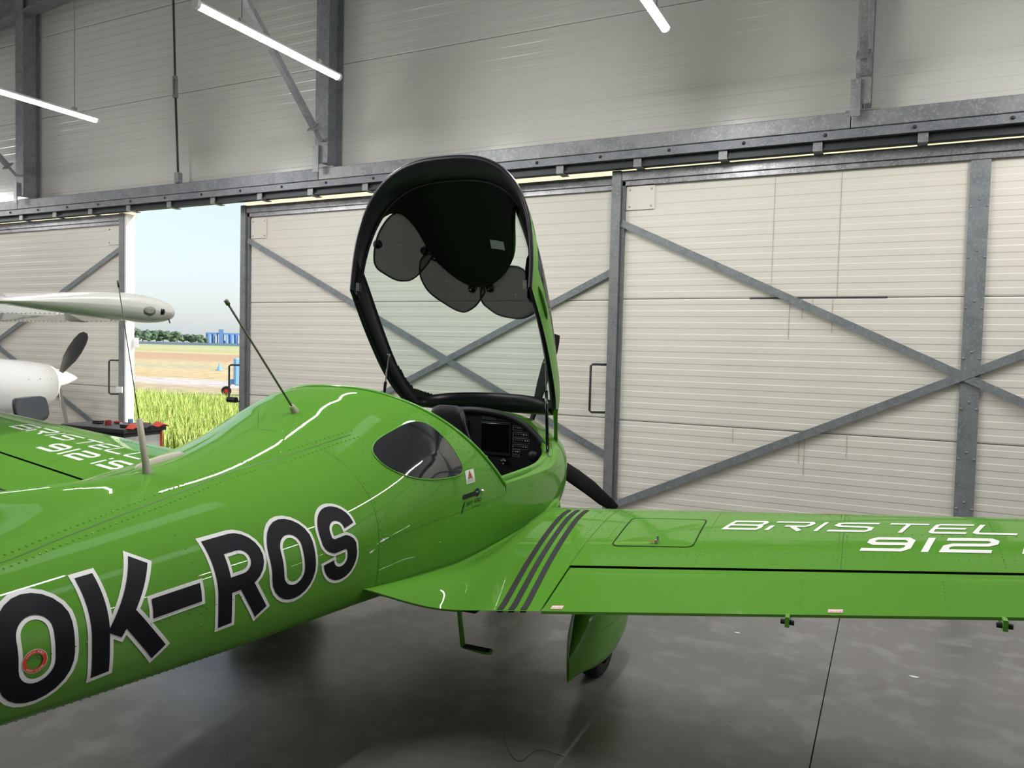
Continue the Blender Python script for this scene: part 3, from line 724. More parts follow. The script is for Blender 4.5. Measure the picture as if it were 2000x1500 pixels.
# ---- wings
SSP = frange(.88, 1.21, 7) + frange(1.3, 4.38, 30)
XM = [0, .004, .012, .025, .045, .07, .1, .14, .19, .25, .32, .4, .48, .56, .63, .69, .735]
XF = [.745, .755, .77, .80, .85, .9, .95, .985, 1.0]
FL0, FL1 = 1.215, 3.05
def wing(sd):
    nm = 'wing'
    mb = MB()
    for up in (1, 0):
        rows = [[wing_pt(s, x, up, 0, sd) for x in XM] for s in SSP]; mb.grid(rows, flip=(sd > 0) == (up == 1))
        rows = [[wing_pt(s, x, up, 0, sd) for x in [.735] + XF] for s in frange(.88, FL0 - .008, 5)]; mb.grid(rows, flip=(sd > 0) == (up == 1))
    # inner end of the flap bay and the spar face behind the gap
    for s in (FL0 - .008,): mb.add([wing_pt(s, x, 1, 0, sd) for x in [.735] + XF] + [wing_pt(s, x, 0, 0, sd) for x in ([.735] + XF)[::-1]], [tuple(range(20))])
    W = mb.build(nm, 'green', AC, smooth=True)
    MB().grid([[wing_pt(s, .728, up, (-.004 if up else .004), sd) for up in (1, 0)] for s in SSP[6:]]).build('gap_shadow_strip', 'gap', W)
    # rounded tip
    rows = []
    for k in frange(0, 1, 7):
        s = 4.38 + .12 * math.sin(k * math.pi / 2); q = math.cos(k * math.pi / 2)
        c0 = Vector(wing_pt(4.38, .45, 1, 0, sd)); ring = []
        for x, up in [(x, 1) for x in XM + XF[3:]] + [(x, 0) for x in (XM + XF[3:])[::-1]]:
            p = Vector(wing_pt(4.38, x, up, 0, sd)); m_ = (Vector(wing_pt(4.38, x, 1, 0, sd)) + Vector(wing_pt(4.38, x, 0, 0, sd))) / 2
            p = m_ + (p - m_) * q; p.x = sd * s; ring.append(tuple(p))
        rows.append(ring)
    MB().grid(rows, close_u=True).build('wing_tip', 'green', W, smooth=True)
    # flap and aileron
    for nm2, a, b in (('flap', FL0, FL1), ('aileron', FL1 + .012, 4.36)):
        f = MB(); ss = frange(a, b, 14)
        for up in (1, 0): f.grid([[wing_pt(s, x, up, (-.004 if up and x < .76 else 0), sd) for x in XF] for s in ss], flip=(sd > 0) == (up == 1))
        f.grid([[wing_pt(s, XF[0], up, (-.004 if up else 0), sd) for up in (1, 0)] for s in ss])
        for s in (a, b): f.add([wing_pt(s, x, 1, 0, sd) for x in XF] + [wing_pt(s, x, 0, 0, sd) for x in XF[::-1]], [tuple(range(2 * len(XF)))])
        # blunt trailing edge
        f.grid([[Vector(wing_pt(s, 1, 1, .001, sd)) + Vector((0, -.004, 0)), Vector(wing_pt(s, 1, 1, -.009, sd)) + Vector((0, -.004, 0))] for s in ss])
        fo = f.build(nm2, 'green', W, smooth=True)
        rv = MB()
        for s in frange(a + .02, b - .02, 5):
            for x in frange(.80, .97, 9): rv.dome(wing_pt(s, x, 1, 0, sd), (0, 0, 1), .0034)
        o = rv.build('rivets', 'green', W, smooth=True); o['kind'] = 'stuff'
    if sd > 0:
        for s in (2.10, 2.735):
            p = Vector(wing_pt(s, .97, 0, 0, sd)); h = MB().box(-.007, .007, -.07, .02, -.035, .0).build('hinge_bracket', 'green_matte', W, loc=p)
            MB().tube([p + Vector((-.022, -.05, -.022)), p + Vector((.022, -.05, -.022))], .009, 8).build('hinge_bolt', 'rubber', W)
    # rivet rows
    rv = MB()
    for x in (.17, .195, .43, .62, .645):
        for s in frange(1.05, 4.3, 95): rv.dome(wing_pt(s, x, 1, 0, sd), (0, 0, 1), .0034)
    for s in (1.13, 1.17, 1.29, 1.72, 2.24, 2.27, 2.78, 3.2, 3.7):
        for x in frange(.10, .70, 30): rv.dome(wing_pt(s, x, 1, 0, sd), (0, 0, 1), .0034)
    o = rv.build('rivets', 'green', W, smooth=True); o['kind'] = 'stuff'
    # skin laps
    for s0, s1, x0, x1 in ((1.205, 1.205, .05, .735), (2.255, 2.255, .05, .735)):
        MB().grid([[wing_pt(s0 - .0012, x, 1, .0006, sd), wing_pt(s0 + .0012, x, 1, .0006, sd)] for x in frange(x0, x1, 16)]).build('skin_lap', 'seam', W)
    MB().grid([[wing_pt(s, .185, 1, .0006, sd), wing_pt(s, .187, 1, .0006, sd)] for s in frange(1.02, 4.3, 40)]).build('skin_lap', 'seam', W)
    # baggage hatch: a slightly proud plate inside a dark gap
    def rr(s0, s1, x0, x1, r, n=6):
        pts = []; c = 1.1
        for cs, cx, a0 in ((s1 - r, x0 + r / c, -90), (s1 - r, x1 - r / c, 0), (s0 + r, x1 - r / c, 90), (s0 + r, x0 + r / c, 180)):
            for k in range(n + 1):
                g = math.radians(a0 + 90 * k / n); pts.append((cs + r * math.cos(g), cx + r / c * math.sin(g)))
        return pts
    def plate(pts, cx, off):
        cs = sum(p[0] for p in pts) / len(pts); cxx = sum(p[1] for p in pts) / len(pts); rows = []
        for f in (0.02, .25, .5, .75, 1.0): rows.append([wing_pt(cs + (p[0] - cs) * f, cxx + (p[1] - cxx) * f, 1, off, sd) for p in pts])
        return MB().grid(rows, close_u=True)
    plate(rr(1.3285, 1.6815, .303, .587, .028), 0, .0012).build('hatch', 'green', W, smooth=True)
    hr0 = rr(1.3285, 1.6815, .303, .587, .028); hr = []
    for p, q in zip(hr0, hr0[1:] + hr0[:1]):
        n = max(1, int(math.hypot(q[0]-p[0], q[1]-p[1]) / .02)); hr += [(p[0] + (q[0]-p[0])*k/n, p[1] + (q[1]-p[1])*k/n) for k in range(n)]
    hs = sum(p[0] for p in hr) / len(hr); hx = sum(p[1] for p in hr) / len(hr)
    MB().grid([[wing_pt(hs + (p[0] - hs) * f, hx + (p[1] - hx) * f, 1, .0024, sd) for p in hr] for f in (.984, 1.008)], close_u=True).build('hatch_gap', 'gap', W)
    lk = MB().lathe([(.010, 0), (.010, .012), (.0, .013)], wing_pt(1.52, .555, 1, .002, sd), 'z', 10).build('hatch_lock', 'chrome', W)
    MB().box(-.004, .004, -.003, .003, .012, .03).build('key', 'chrome', W, loc=wing_pt(1.525, .555, 1, .002, sd)); MB().box(-.02, .0, -.004, .004, .006, .008).build('key_tag', 'red', W, loc=wing_pt(1.508, .56, 1, .002, sd))
    # anti-slip walk strips
    for ds in (0, .047, .096):
        pth = [(.945 + ds, .185), (.955 + ds, .3), (.974 + ds, .45), (.995 + ds, .61), (1.02 + ds, .80), (1.043 + ds, .97)]
        rows = []
        for x in frange(.18, .995, 30):
            c = smooth_table([(q[1], q[0]) for q in pth], x); rows.append([wing_pt(c + e, x, 1, .0025, sd) for e in (-.0125, 0, .0125)])
        rows.append([tuple(Vector(p) - Vector((0, .002, .012))) for p in rows[-1]])
        MB().grid(rows).build('walk_strip', 'stripe', W)
    return W
WR, WL = wing(1), wing(-1)
# root fairings
def fairing(sd):
    rows = []
    edge = [(-1.02, .785), (-.95, .77), (-.5, .73), (-.25, .715), (.15, .725), (.5, .74), (.7, .755), (.97, .80), (1.05, .80)]
    xs_ = [1.0] + [q for q in reversed(XM + XF[1:-1])]
    for i, x in enumerate(xs_):
        O = Vector(wing_pt(.885, x, 1, .0005, 1)); k = 1 - x
        t = -.97 + (1.0 + .97) * (k ** .92)
        z = smooth_table(edge, t); s = fus_s(t, z) - .006
        I = Vector((s, t, z)); O2 = Vector(wing_pt(.93, x, 1, .0005, 1)); d = (O - O2).normalized()
        span = (O - I).length
        c1 = O + d * span * .45; c2 = I + Vector((.10, -.0, -.030 + .03 * x)); r = []
        for u in frange(0, 1, 14):
            p = O * (1-u)**3 + c1 * 3*u*(1-u)**2 + c2 * 3*u*u*(1-u) + I * u**3; r.append((sd * p.x, p.y, p.z))
        r.append((sd * (s - .02), t, z + .03)); rows.append(r)
    # wrap under the nose of the fairing
    last = rows[-1]; nose = []
    for dz, dt in ((-.03, .012), (-.08, -.005), (-.14, -.05)): nose.append([(p[0], p[1] + dt, p[2] + dz) for p in last])
    mb = MB().grid(rows + nose, flip=sd > 0)
    und = [[(p[0], p[1], p[2] - .008) for p in rows[0]], [(p[0], p[1] + .25, p[2] - .03) for p in rows[0]]]
    mb.grid([rows[0]] + und, flip=sd < 0)
    o = mb.build('root_fairing', 'green', AC, smooth=True)
    # belly closing surface between the wing roots
    return o
fairing(1); fairing(-1)
bl = MB(); bl.grid([[(s, t, .62 + .0 * s) for s in frange(-.9, .9, 8)] for t in (-.62, .55)]); bl.build('belly_skin', 'green', AC)

# ---- main gear with wheel fairings
def gear(sd):
    e = MB(); rows = []
    for t, hw, z0, z1 in ((.90, .004, .31, .35), (.88, .04, .25, .41), (.83, .075, .17, .455), (.72, .094, .09, .50), (.58, .102, .065, .525), (.42, .10, .065, .52), (.28, .082, .085, .46), (.18, .065, .105, .38), (.10, .035, .115, .30), (.05, .016, .115, .245), (.03, .006, .115, .225)):
        zc, hh = (z0 + z1) / 2, (z1 - z0) / 2; p = 2.6 if t > .2 else 2.0
        rows.append([(sd * (1.075 + hw * (abs(math.cos(q)) ** (2/p)) * (1 if math.cos(q) >= 0 else -1)), t, zc + hh * (abs(math.sin(q)) ** (2/p)) * (1 if math.sin(q) >= 0 else -1)) for q in [2*math.pi*k/28 for k in range(28)]])
    e.grid(rows, close_u=True, flip=sd < 0); e.add(rows[0], [tuple(range(28))]); e.add(rows[-1], [tuple(range(28))])
    o = e.build('wheel_fairing', 'green', AC, smooth=True)
    MB().grid([[(sd * (1.075 + 1.002 * hw), t, zz) for zz in (.30, .303)] for t, hw in ((.83, .075), (.72, .094), (.58, .102), (.42, .10), (.28, .082))]).build('fairing_seam', 'seam', o)
    tr = [(.165 + .0, -.03)]
    MB().lathe([(.10, -.055), (.145, -.058), (.165, -.045), (.172, -.02), (.173, 0), (.172, .02), (.165, .045), (.145, .058), (.10, .055)], (sd * 1.075, .45, .171), 'x', 28).build('tire', 'rubber', o, smooth=True)
    lg = MB(); A, B = Vector((sd * .45, .42, .62)), Vector((sd * 1.0, .45, .30)); rows = []
    for k in frange(0, 1, 6):
        p = A.lerp(B, k) + Vector((0, 0, .03 * math.sin(k * math.pi))); rows.append([(p.x, p.y + (.07 - .03*k) * math.cos(q), p.z + .016 * math.sin(q)) for q in [2*math.pi*j/12 for j in range(12)]])
    lg.grid(rows, close_u=True).build('gear_leg', 'green_matte', AC, smooth=True)
    MB().tube([(sd * .93, .36, .42), (sd * .86, .38, .60)], .012, 8).build('brake_line', 'rubber', AC, smooth=True)
gear(1); gear(-1)
# nose gear, mostly hidden
e = MB(); rows = []
for t, hw, z0, z1 in ((1.95, .01, .25, .33), (1.9, .06, .18, .42), (1.75, .10, .11, .46), (1.58, .10, .10, .45), (1.42, .06, .12, .36), (1.3, .01, .15, .22)):
    zc, hh = (z0 + z1) / 2, (z1 - z0) / 2; rows.append([(hw * math.cos(q), t, zc + hh * math.sin(q)) for q in [2*math.pi*k/20 for k in range(20)]])
e.grid(rows, close_u=True).build('nose_wheel_fairing', 'green', AC, smooth=True)
MB().lathe([(.08, -.05), (.14, -.05), (.16, 0), (.14, .05), (.08, .05)], (0, 1.65, .16), 'x', 22).build('nose_tire', 'rubber', AC, smooth=True)
MB().tube([(0, 1.62, .4), (0, 1.56, .75)], .03, 10).build('nose_leg', 'green_matte', AC, smooth=True)
# boarding step
st = MB().tube([(.728, -.45, .64), (.74, -.45, .52), (.758, -.45, .40)], [.012, .011, .012], 10).tube([(.758, -.45, .40), (.86, -.45, .392), (.893, -.45, .395), (.898, -.45, .412)], .009, 8).build('boarding_step', 'green_matte', AC, smooth=True)
MB().box(.768, .888, -.465, -.435, .401, .408).build('tread', 'stripe', st)

# ---- tail
def fin_mesh():
    rows = []
    for z, t0, t1, w in ((1.0, -3.0, -4.25, .05), (1.2, -3.15, -4.3, .045), (1.6, -3.5, -4.4, .04), (2.0, -3.8, -4.5, .03), (2.2, -3.95, -4.52, .02), (2.23, -4.05, -4.5, .004)):
        ring = []
        for x, sg in [(x, 1) for x in frange(0, 1, 12)] + [(x, -1) for x in frange(1, 0, 12)[1:-1]]:
            yt = 5 * .12 * (.2969*math.sqrt(x) - .126*x - .3516*x*x + .2843*x**3 - .1036*x**4) * (t0 - t1) * (w / .05) * .8
            ring.append((sg * yt, t0 + (t1 - t0) * x, z))
        rows.append(ring)
    return MB().grid(rows, close_u=True)
fin_mesh().build('tail_fin', 'green', AC, smooth=True)
for sd in (-1, 1):
    rows = []
    for s, t0, t1, w in ((.03, -3.35, -4.15, .05), (.6, -3.45, -4.12, .045), (1.2, -3.56, -4.08, .04), (1.28, -3.62, -4.05, .004)):
        ring = []
        for x, sg in [(x, 1) for x in frange(0, 1, 12)] + [(x, -1) for x in frange(1, 0, 12)[1:-1]]:
            yt = 5 * .10 * (.2969*math.sqrt(x) - .126*x - .3516*x*x + .2843*x**3 - .1036*x**4) * (t0 - t1) * (w / .05)
            ring.append((sd * s, t0 + (t1 - t0) * x, 1.0 + sg * yt))
        rows.append(ring)
    MB().grid(rows, close_u=True).build('tailplane', 'green', AC, smooth=True)
# dorsal fairing running forward from the fin
rows = []
for t, h, w in ((-1.42, .0, .02), (-1.55, .012, .05), (-1.7, .033, .075), (-1.9, .066, .09), (-2.2, .115, .09), (-2.6, .19, .08), (-3.0, .29, .06), (-3.4, .42, .045)):
    zt = fus(t)[1]; r = []
    for k in frange(-1, 1, 15):
        g = math.exp(-3.2 * k * k) - math.exp(-3.2)
        s = k * w * 2.2; r.append((s, t, (fus_a(t, 1)[1] if abs(s) < 1e-4 else max(zt - .5 * (s / fus(t)[0]) ** 2 * (zt - fus(t)[3]) * 1.0, 0)) - .004 + h * g))
    rows.append(r)
MB().grid(rows).build('dorsal_fairing', 'green', AC, smooth=True)

# ---- strokes for lettering: each letter is a set of thick poly-lines in a unit box
def arc(cx, cy, rx, ry, a0, a1, n=10): return [(cx + rx * math.cos(math.radians(a0 + (a1 - a0) * k / n)), cy + ry * math.sin(math.radians(a0 + (a1 - a0) * k / n))) for k in range(n + 1)]
def dens(pts, closed, step):
    out = []; m = len(pts)
    for i in range(m if closed else m - 1):
        a, b = pts[i], pts[(i + 1) % m]; n = max(1, int(math.hypot(b[0]-a[0], b[1]-a[1]) / step))
        out += [(a[0] + (b[0]-a[0]) * k / n, a[1] + (b[1]-a[1]) * k / n) for k in range(n)]
    if not closed: out.append(pts[-1])
    return out
def ribbon(mb, pts, hw, fn, closed=False, ext=0., across=2, step=.06):
    pts = list(pts)
    if ext and not closed:
        for i, j in ((0, 1), (-1, -2)):
            dx, dy = pts[i][0] - pts[j][0], pts[i][1] - pts[j][1]; l = math.hypot(dx, dy)
            pts[i] = (pts[i][0] + dx / l * ext, pts[i][1] + dy / l * ext)
    corner = [p for p in pts]
    pts = dens(pts, closed, step); n = len(pts); rows = []
    for i, p in enumerate(pts):
        a = pts[i - 1] if (i or closed) else pts[0]; b = pts[(i + 1) % n] if (i < n - 1 or closed) else pts[-1]
        d0 = (p[0]-a[0], p[1]-a[1]); d1 = (b[0]-p[0], b[1]-p[1])
        l0, l1 = math.hypot(*d0) or 1, math.hypot(*d1) or 1
        if d0 == (0, 0): d0, l0 = d1, l1
        if d1 == (0, 0): d1, l1 = d0, l0
        n0 = (-d0[1]/l0, d0[0]/l0); n1 = (-d1[1]/l1, d1[0]/l1); m_ = (n0[0]+n1[0], n0[1]+n1[1]); q = m_[0]*n0[0] + m_[1]*n0[1]
        k = hw / max(q, .35); m_ = (m_[0]*k, m_[1]*k)
        rows.append([fn(p[0] + m_[0]*e, p[1] + m_[1]*e) for e in frange(-1, 1, across + 1)])
    if closed: rows.append(rows[0])
    mb.grid(rows)
def poly_fill(mb, pts, fn, step=.06):
    # convex-ish polygon as a fan of subdivided quads from its centroid
    cx = sum(p[0] for p in pts) / len(pts); cy = sum(p[1] for p in pts) / len(pts); pts = dens(pts, True, step)
    rows = [[fn(cx + (p[0]-cx)*f, cy + (p[1]-cy)*f) for p in pts] for f in (.01, .35, .7, 1.0)]; mb.grid(rows, close_u=True)
# registration: centre lines, unit height, stroke half width HW
HW = .091
def stad(w): # closed stadium
    r = w / 2 - HW; return arc(w/2, 1 - HW - r, r, r, 0, 180, 12) + arc(w/2, HW + r, r, r, 180, 360, 12)
REG = {
 'O': [(stad(.70), True)],
 'K': [([(HW, 0), (HW, 1)], False), ([(.685, 1), (.232, .37)], False), ([(.36, .56), (.73, 0)], False)],
 '-': [([(0, .5), (.585, .5)], False)],
 'R': [([(HW, 0), (HW, 1)], False), ([(HW, 1 - HW), (.36, 1 - HW)] + arc(.36, (1 - HW + .458) / 2, .228, (1 - HW - .458) / 2, 90, -90, 12) + [(HW, .458)], False), ([(.36, .46), (.595, 0)], False)],
 'S': [([(.535, .70)] + arc(.315, .69, .218, .212, 12, 180, 14) + [(.10, .64)] + arc(.315, .62, .215, .14, 195, 245, 5) + arc(.315, .38, .215, .14, 60, 15, 5) + arc(.315, .31, .218, .212, 0, -168, 14) + [(.097, .30)], False)],
}
regs = [('O', -2.213), ('K', -1.985), ('-', -1.812), ('R', -1.603), ('O', -1.404), ('S', -1.186)]
def reg_fn(t0, off):
    def fn(a, b):
        t = t0 + a * .262; return fus_pt(t, .785 + .068 * (t + 1.97) + b * .262, off)
    return fn
for ch, t0 in regs:
    ow, ob_ = MB(), MB()
    for pts, cl in REG[ch]:
        h = HW if ch != '-' else .105
        ribbon(ow, pts, h + .040, reg_fn(t0, .0016), cl, ext=.040); ribbon(ob_, pts, h, reg_fn(t0, .0030), cl)
    ow.build('registration_letter', 'letter_white', fus_o, smooth=True); ob_.build('registration_fill', 'black', fus_o, smooth=True)
# static port ring
def text_polys(s, size=1.0):
    cu = bpy.data.curves.new('txt', 'FONT'); cu.body = s; cu.size = size; cu.resolution_u = 2
    ob = bpy.data.objects.new('txt', cu); COL.objects.link(ob)
    me = ob.to_mesh(); vs = [tuple(v.co) for v in me.vertices]; fs = [tuple(p.vertices) for p in me.polygons]
    ob.to_mesh_clear(); bpy.data.objects.remove(ob); bpy.data.curves.remove(cu); return vs, fs
def text_on(name, s, size, fn, m, parent, shear=0., xs=1.):
    vs, fs = text_polys(s, size); mb = MB(); mb.add([fn(v[0] * xs + shear * v[1], v[1]) for v in vs], fs); return mb.build(name, m, parent)
SPT, SPZ = -2.128, .879
def sp(r, a, off): return fus_pt(SPT + r * math.cos(a), SPZ + r * math.sin(a), off)
MB().grid([[sp(r, 2*math.pi*k/40, .0034) for k in range(40)] for r in (.0195, .024, .029)], close_u=True).build('static_port_ring', 'red', fus_o, smooth=True)
MB().grid([[sp(r, 2*math.pi*k/40, .0030) for k in range(40)] for r in (.0287, .0303)], close_u=True).build('ring_border', 'letter_white', fus_o, smooth=True)
MB().grid([[sp(r, 2*math.pi*k/10, .0034) for k in range(10)] for r in (.0003, .0015)], close_u=True).build('port_hole', 'gap', fus_o)
def ring_text(s, a_mid, top):
    n = len(s); da = .185
    for i, ch in enumerate(s):
        if ch == ' ': continue
        a = a_mid + (-1 if top else 1) * (i - (n - 1) / 2) * da
        vs, fs = text_polys(ch, .0072); xm = (min(v[0] for v in vs) + max(v[0] for v in vs)) / 2
        def fn(x, y):
            r = .0215 + y if top else .0267 - y; g = a - (x - xm) / .024 if top else a + (x - xm) / .024
            return sp(r, g, .0038)
        MB().add([fn(v[0], v[1]) for v in vs], fs).build('port_lettering', 'letter_white', fus_o)
ring_text('STATIC PORT', math.pi / 2, True); ring_text('KEEP CLEAR', -math.pi / 2, False)

# ---- tinted quarter window, its trim
WINP = [(-.757, 1.234), (-.749, 1.268), (-.70, 1.300), (-.62, 1.330), (-.53, 1.358), (-.455, 1.372), (-.405, 1.366), (-.365, 1.340), (-.33, 1.295), (-.30, 1.235), (-.277, 1.175), (-.272, 1.148), (-.285, 1.130), (-.33, 1.122), (-.43, 1.126), (-.53, 1.134), (-.62, 1.148), (-.69, 1.172), (-.74, 1.202)]
for sd in (1, -1):
    pts = WINP
    for _ in range(2):
        q = []
        for a, b in zip(pts, pts[1:] + pts[:1]): q += [(a[0]*.75 + b[0]*.25, a[1]*.75 + b[1]*.25), (a[0]*.25 + b[0]*.75, a[1]*.25 + b[1]*.75)]
        pts = q
    cx, cz = -.50, 1.235
    mb = MB(); mb.grid([[fus_pt(cx + (p[0]-cx)*f, cz + (p[1]-cz)*f, .0022, sd) for p in pts] for f in (.01, .2, .4, .6, .8, 1.0)], close_u=True)
    wv = mb.build('quarter_window', 'tint', fus_o, smooth=True)
    MB().tube([fus_pt(p[0], p[1], .0015, sd) for p in pts], .0028, 6, closed=True).build('window_trim', 'green_matte', fus_o, smooth=True)
# ---- rivets and laps on the fuselage
rv = MB()
def riv(t, z, r=.0034, sd=1): rv.dome(fus_pt(t, z, 0, sd), (lambda n: (n[0]*sd, n[1], n[2]))(fus_norm(t, z)), r * 1.25, .6)
CH = [(-4.0, .96), (-2.6, 1.05), (-2.104, 1.105), (-1.967, 1.127), (-1.803, 1.152), (-1.62, 1.18), (-1.329, 1.225), (-1.034, 1.268), (-.73, 1.331)]
for i in range(150):
    t = -3.6 + 2.95 * i / 149; z = smooth_table(CH, t)
    if t < -.72:
        riv(t, z - .010); riv(t + .01, z + .012)
MB().grid([[fus_pt(t, smooth_table(CH, t) + e, .0006) for e in (0, .0016)] for t in frange(-3.6, -.74, 90)]).build('skin_lap', 'seam', fus_o)
LOW = [(-3.6, .90), (-1.9, .885), (-1.35, .895), (-.93, .945), (-.45, .966), (.0, .966), (.17, .97)]
for t in frange(-3.4, .15, 120): riv(t, smooth_table(LOW, t), .0028)
for t in frange(-3.2, -.65, 110): riv(t, fus(t)[2] + .028, .0028)
for t0, z0, z1 in ((-1.66, .76, 1.10), (-.885, .74, 1.34), (-.87, .74, 1.0), (-.48, .74, 1.0), (-2.35, .76, 1.06)):
    for z in frange(z0, z1, int((z1 - z0) / .032)): riv(t0, z, .0028)
MB().grid([[fus_pt(t, z, .0006) for t in (-.901, -.899)] for z in frange(.72, 1.42, 40)]).build('skin_lap', 'seam', fus_o)
MB().grid([[fus_pt(t, smooth_table(LOW, t) - .012 + e, .0006) for e in (0, .0014)] for t in frange(-.9, .16, 40)]).build('skin_lap', 'seam', fus_o)
pw = WINP + WINP[:1]
for a, b in zip(pw, pw[1:]):
    n = max(1, int(math.hypot(b[0]-a[0], b[1]-a[1]) / .045))
    for k in range(n):
        t, z = a[0] + (b[0]-a[0])*k/n, a[1] + (b[1]-a[1])*k/n; dx, dz = t + .50, z - 1.235; l = math.hypot(dx, dz * 1.5)
        riv(t + dx / l * .028, z + dz * 1.5 / l * .024, .003)
for z in frange(.98, 1.44, 19):
    t = rim_t(z) - .045; riv(t, z, .003); riv(t - .05, z + .004, .003)
for t in frange(.2, 1.1, 28): riv(t, .975 + .03 * max(0, t - .7), .0026)
for t in frange(.2, .9, 16): riv(t, .84, .0026)
for z in frange(.80, .96, 7): riv(.46, z, .0026); riv(.50, z, .0026); riv(1.0, z, .0026)
o = rv.build('rivets', 'green', fus_o, smooth=True); o['kind'] = 'stuff'
# ---- placard, door handle, maker's mark
def quad_on(nm, pts, off, m): 
    a, b, c, d = pts; rows = []
    for k in frange(0, 1, 5): rows.append([fus_pt(a[0] + (b[0]-a[0])*j + ((d[0] + (c[0]-d[0])*j) - (a[0] + (b[0]-a[0])*j))*k, a[1] + (b[1]-a[1])*j + ((d[1] + (c[1]-d[1])*j) - (a[1] + (b[1]-a[1])*j))*k, off) for j in frange(0, 1, 5)])
    return MB().grid(rows).build(nm, m, fus_o)
px0, px1, pz0, pz1 = -.257, -.172, 1.075, 1.137
quad_on('warning_placard', [(px0, pz0), (px1, pz0), (px1, pz1), (px0, pz1)], .0012, 'placard')
def pp(a, b, off): return fus_pt(px0 + (px1 - px0) * a, pz0 + (pz1 - pz0) * b, off)
MB().add([pp(.22, .36, .0018), pp(.78, .36, .0018), pp(.5, .96, .0018)], [(0, 1, 2)]).build('warning_triangle', 'print', fus_o)
MB().add([pp(.30, .40, .0024), pp(.70, .40, .0024), pp(.5, .84, .0024)], [(0, 1, 2)]).build('warning_triangle_fill', 'orange', fus_o)
MB().add([pp(.47, .44, .0029), pp(.53, .44, .0029), pp(.54, .66, .0029), pp(.46, .66, .0029)], [(0, 1, 2, 3)]).build('warning_mark', 'print', fus_o)
for b in (.08, .15, .22, .29): MB().add([pp(.1, b, .0018), pp(.9, b, .0018), pp(.9, b + .028, .0018), pp(.1, b + .028, .0018)], [(0, 1, 2, 3)]).build('placard_line', 'grey_print', fus_o)
hp = arc(-.285, 1.02, .012, .011, 90, 270, 8) + [(-.18, 1.009)] + arc(-.155, 1.022, .024, .021, 220, 500, 12) + [(-.18, 1.031)]
mb = MB(); cx = sum(p[0] for p in hp)/len(hp); cz = 1.02
mb.grid([[fus_pt(cx + (p[0]-cx)*f, cz + (p[1]-cz)*f, .0014 if f > .9 else .0014 + .006 * 0) for p in hp] for f in (.02, .5, 1)], close_u=True); mb.build('handle_recess', 'gap', fus_o)
text_on('handle_lettering', 'PUSH', .010, lambda a, b: fus_pt(-.168 + a, 1.022 + b, .002), 'placard', fus_o)
MB().lathe([(.012, 0), (.012, .006), (.008, .012), (.0, .013)], fus_pt(-.108, 1.020, 0), 'x', 16).build('lock', 'chrome', fus_o, smooth=True)
fn_logo = lambda a, b: fus_pt(-.262 + a, .972 + b, .0014)
text_on('maker_lettering', 'BRM', .030, fn_logo, 'print', fus_o, .15, 1.05)
text_on('maker_lettering', 'AERO', .030, lambda a, b: fn_logo(a + .075, b + .002), 'print', fus_o, .15, .95)
text_on('maker_lettering', 'aircraft made easy', .011, lambda a, b: fn_logo(a + .055, b - .016), 'print', fus_o, .3, 1.0)
sw = [(-.305, .945), (-.288, .957), (-.276, .975), (-.271, .998), (-.283, .994), (-.296, .978), (-.302, .962)]
mb = MB(); mb.grid([[fus_pt(-.286 + (p[0]+.286)*f, .975 + (p[1]-.975)*f, .0014) for p in sw] for f in (.02, 1)], close_u=True); mb.build('maker_emblem', 'print', fus_o)
MB().grid([[fus_pt(a, b, .002) for a, b in ((-.296 + .012*k, .958 + .02*k), (-.293 + .012*k, .957 + .02*k))] for k in (0, 1, 1.8)]).build('emblem_line', 'green_matte', fus_o)
# ---- wing lettering
WG = {  # centre lines, unit height
 'B': (1.55, [([(.06, .5), (1.2, .5)], 0), ([(.0, 0.07), (1.35, .07), (1.42, .2), (1.38, .42), (1.2, .5), (1.36, .62), (1.4, .8), (1.3, .93), (.0, .93)], 0), ([(.07, .07), (.07, .93)], 0)]),
 'R': (1.6, [([(.07, 0), (.07, .50)], 0), ([(0, .93), (1.35, .93), (1.45, .8), (1.42, .58), (1.3, .46), (.55, .46)], 0), ([(.8, .46), (1.3, 0.0)], 0)]),
 'I': (.35, [([(.15, 0), (.15, 1)], 0)]),
 'S': (1.55, [([(1.5, .93), (.3, .93), (.12, .86), (.1, .66), (.25, .55), (1.2, .5), (1.4, .42), (1.42, .2), (1.3, .07), (0, .07)], 0)]),
 'T': (1.45, [([(0, .93), (1.45, .93)], 0), ([(.72, 0), (.72, .93)], 0)]),
 'E': (1.4, [([(1.4, .93), (.2, .93), (.08, .85), (.08, .15), (.2, .07), (1.4, .07)], 0), ([(.1, .5), (1.25, .5)], 0)]),
 'L': (1.4, [([(.08, 1), (.08, .15), (.2, .07), (1.4, .07)], 0)]),
}
NUM = {
 '9': (1.45, [([(0, .10), (1.15, .10), (1.3, .25), (1.3, .75), (1.15, .90), (.30, .90), (.16, .78), (.16, .62), (.30, .52), (1.25, .52)], 0)]),
 '1': (.5, [([(.25, 0), (.25, 1)], 0)]),
 '2': (1.45, [([(.1, .90), (1.2, .90), (1.34, .78), (1.34, .62), (1.2, .52), (.32, .50), (.18, .4), (.16, .10), (1.35, .10)], 0)]),
 'i': (.4, [([(.2, 0), (.2, .68)], 0), ([(.2, .82), (.2, 1.0)], 0)]),
 'S': (1.45, [([(1.4, .90), (.32, .90), (.18, .78), (.18, .62), (.32, .52), (1.15, .50), (1.3, .4), (1.3, .22), (1.15, .10), (0, .10)], 0)]),
}
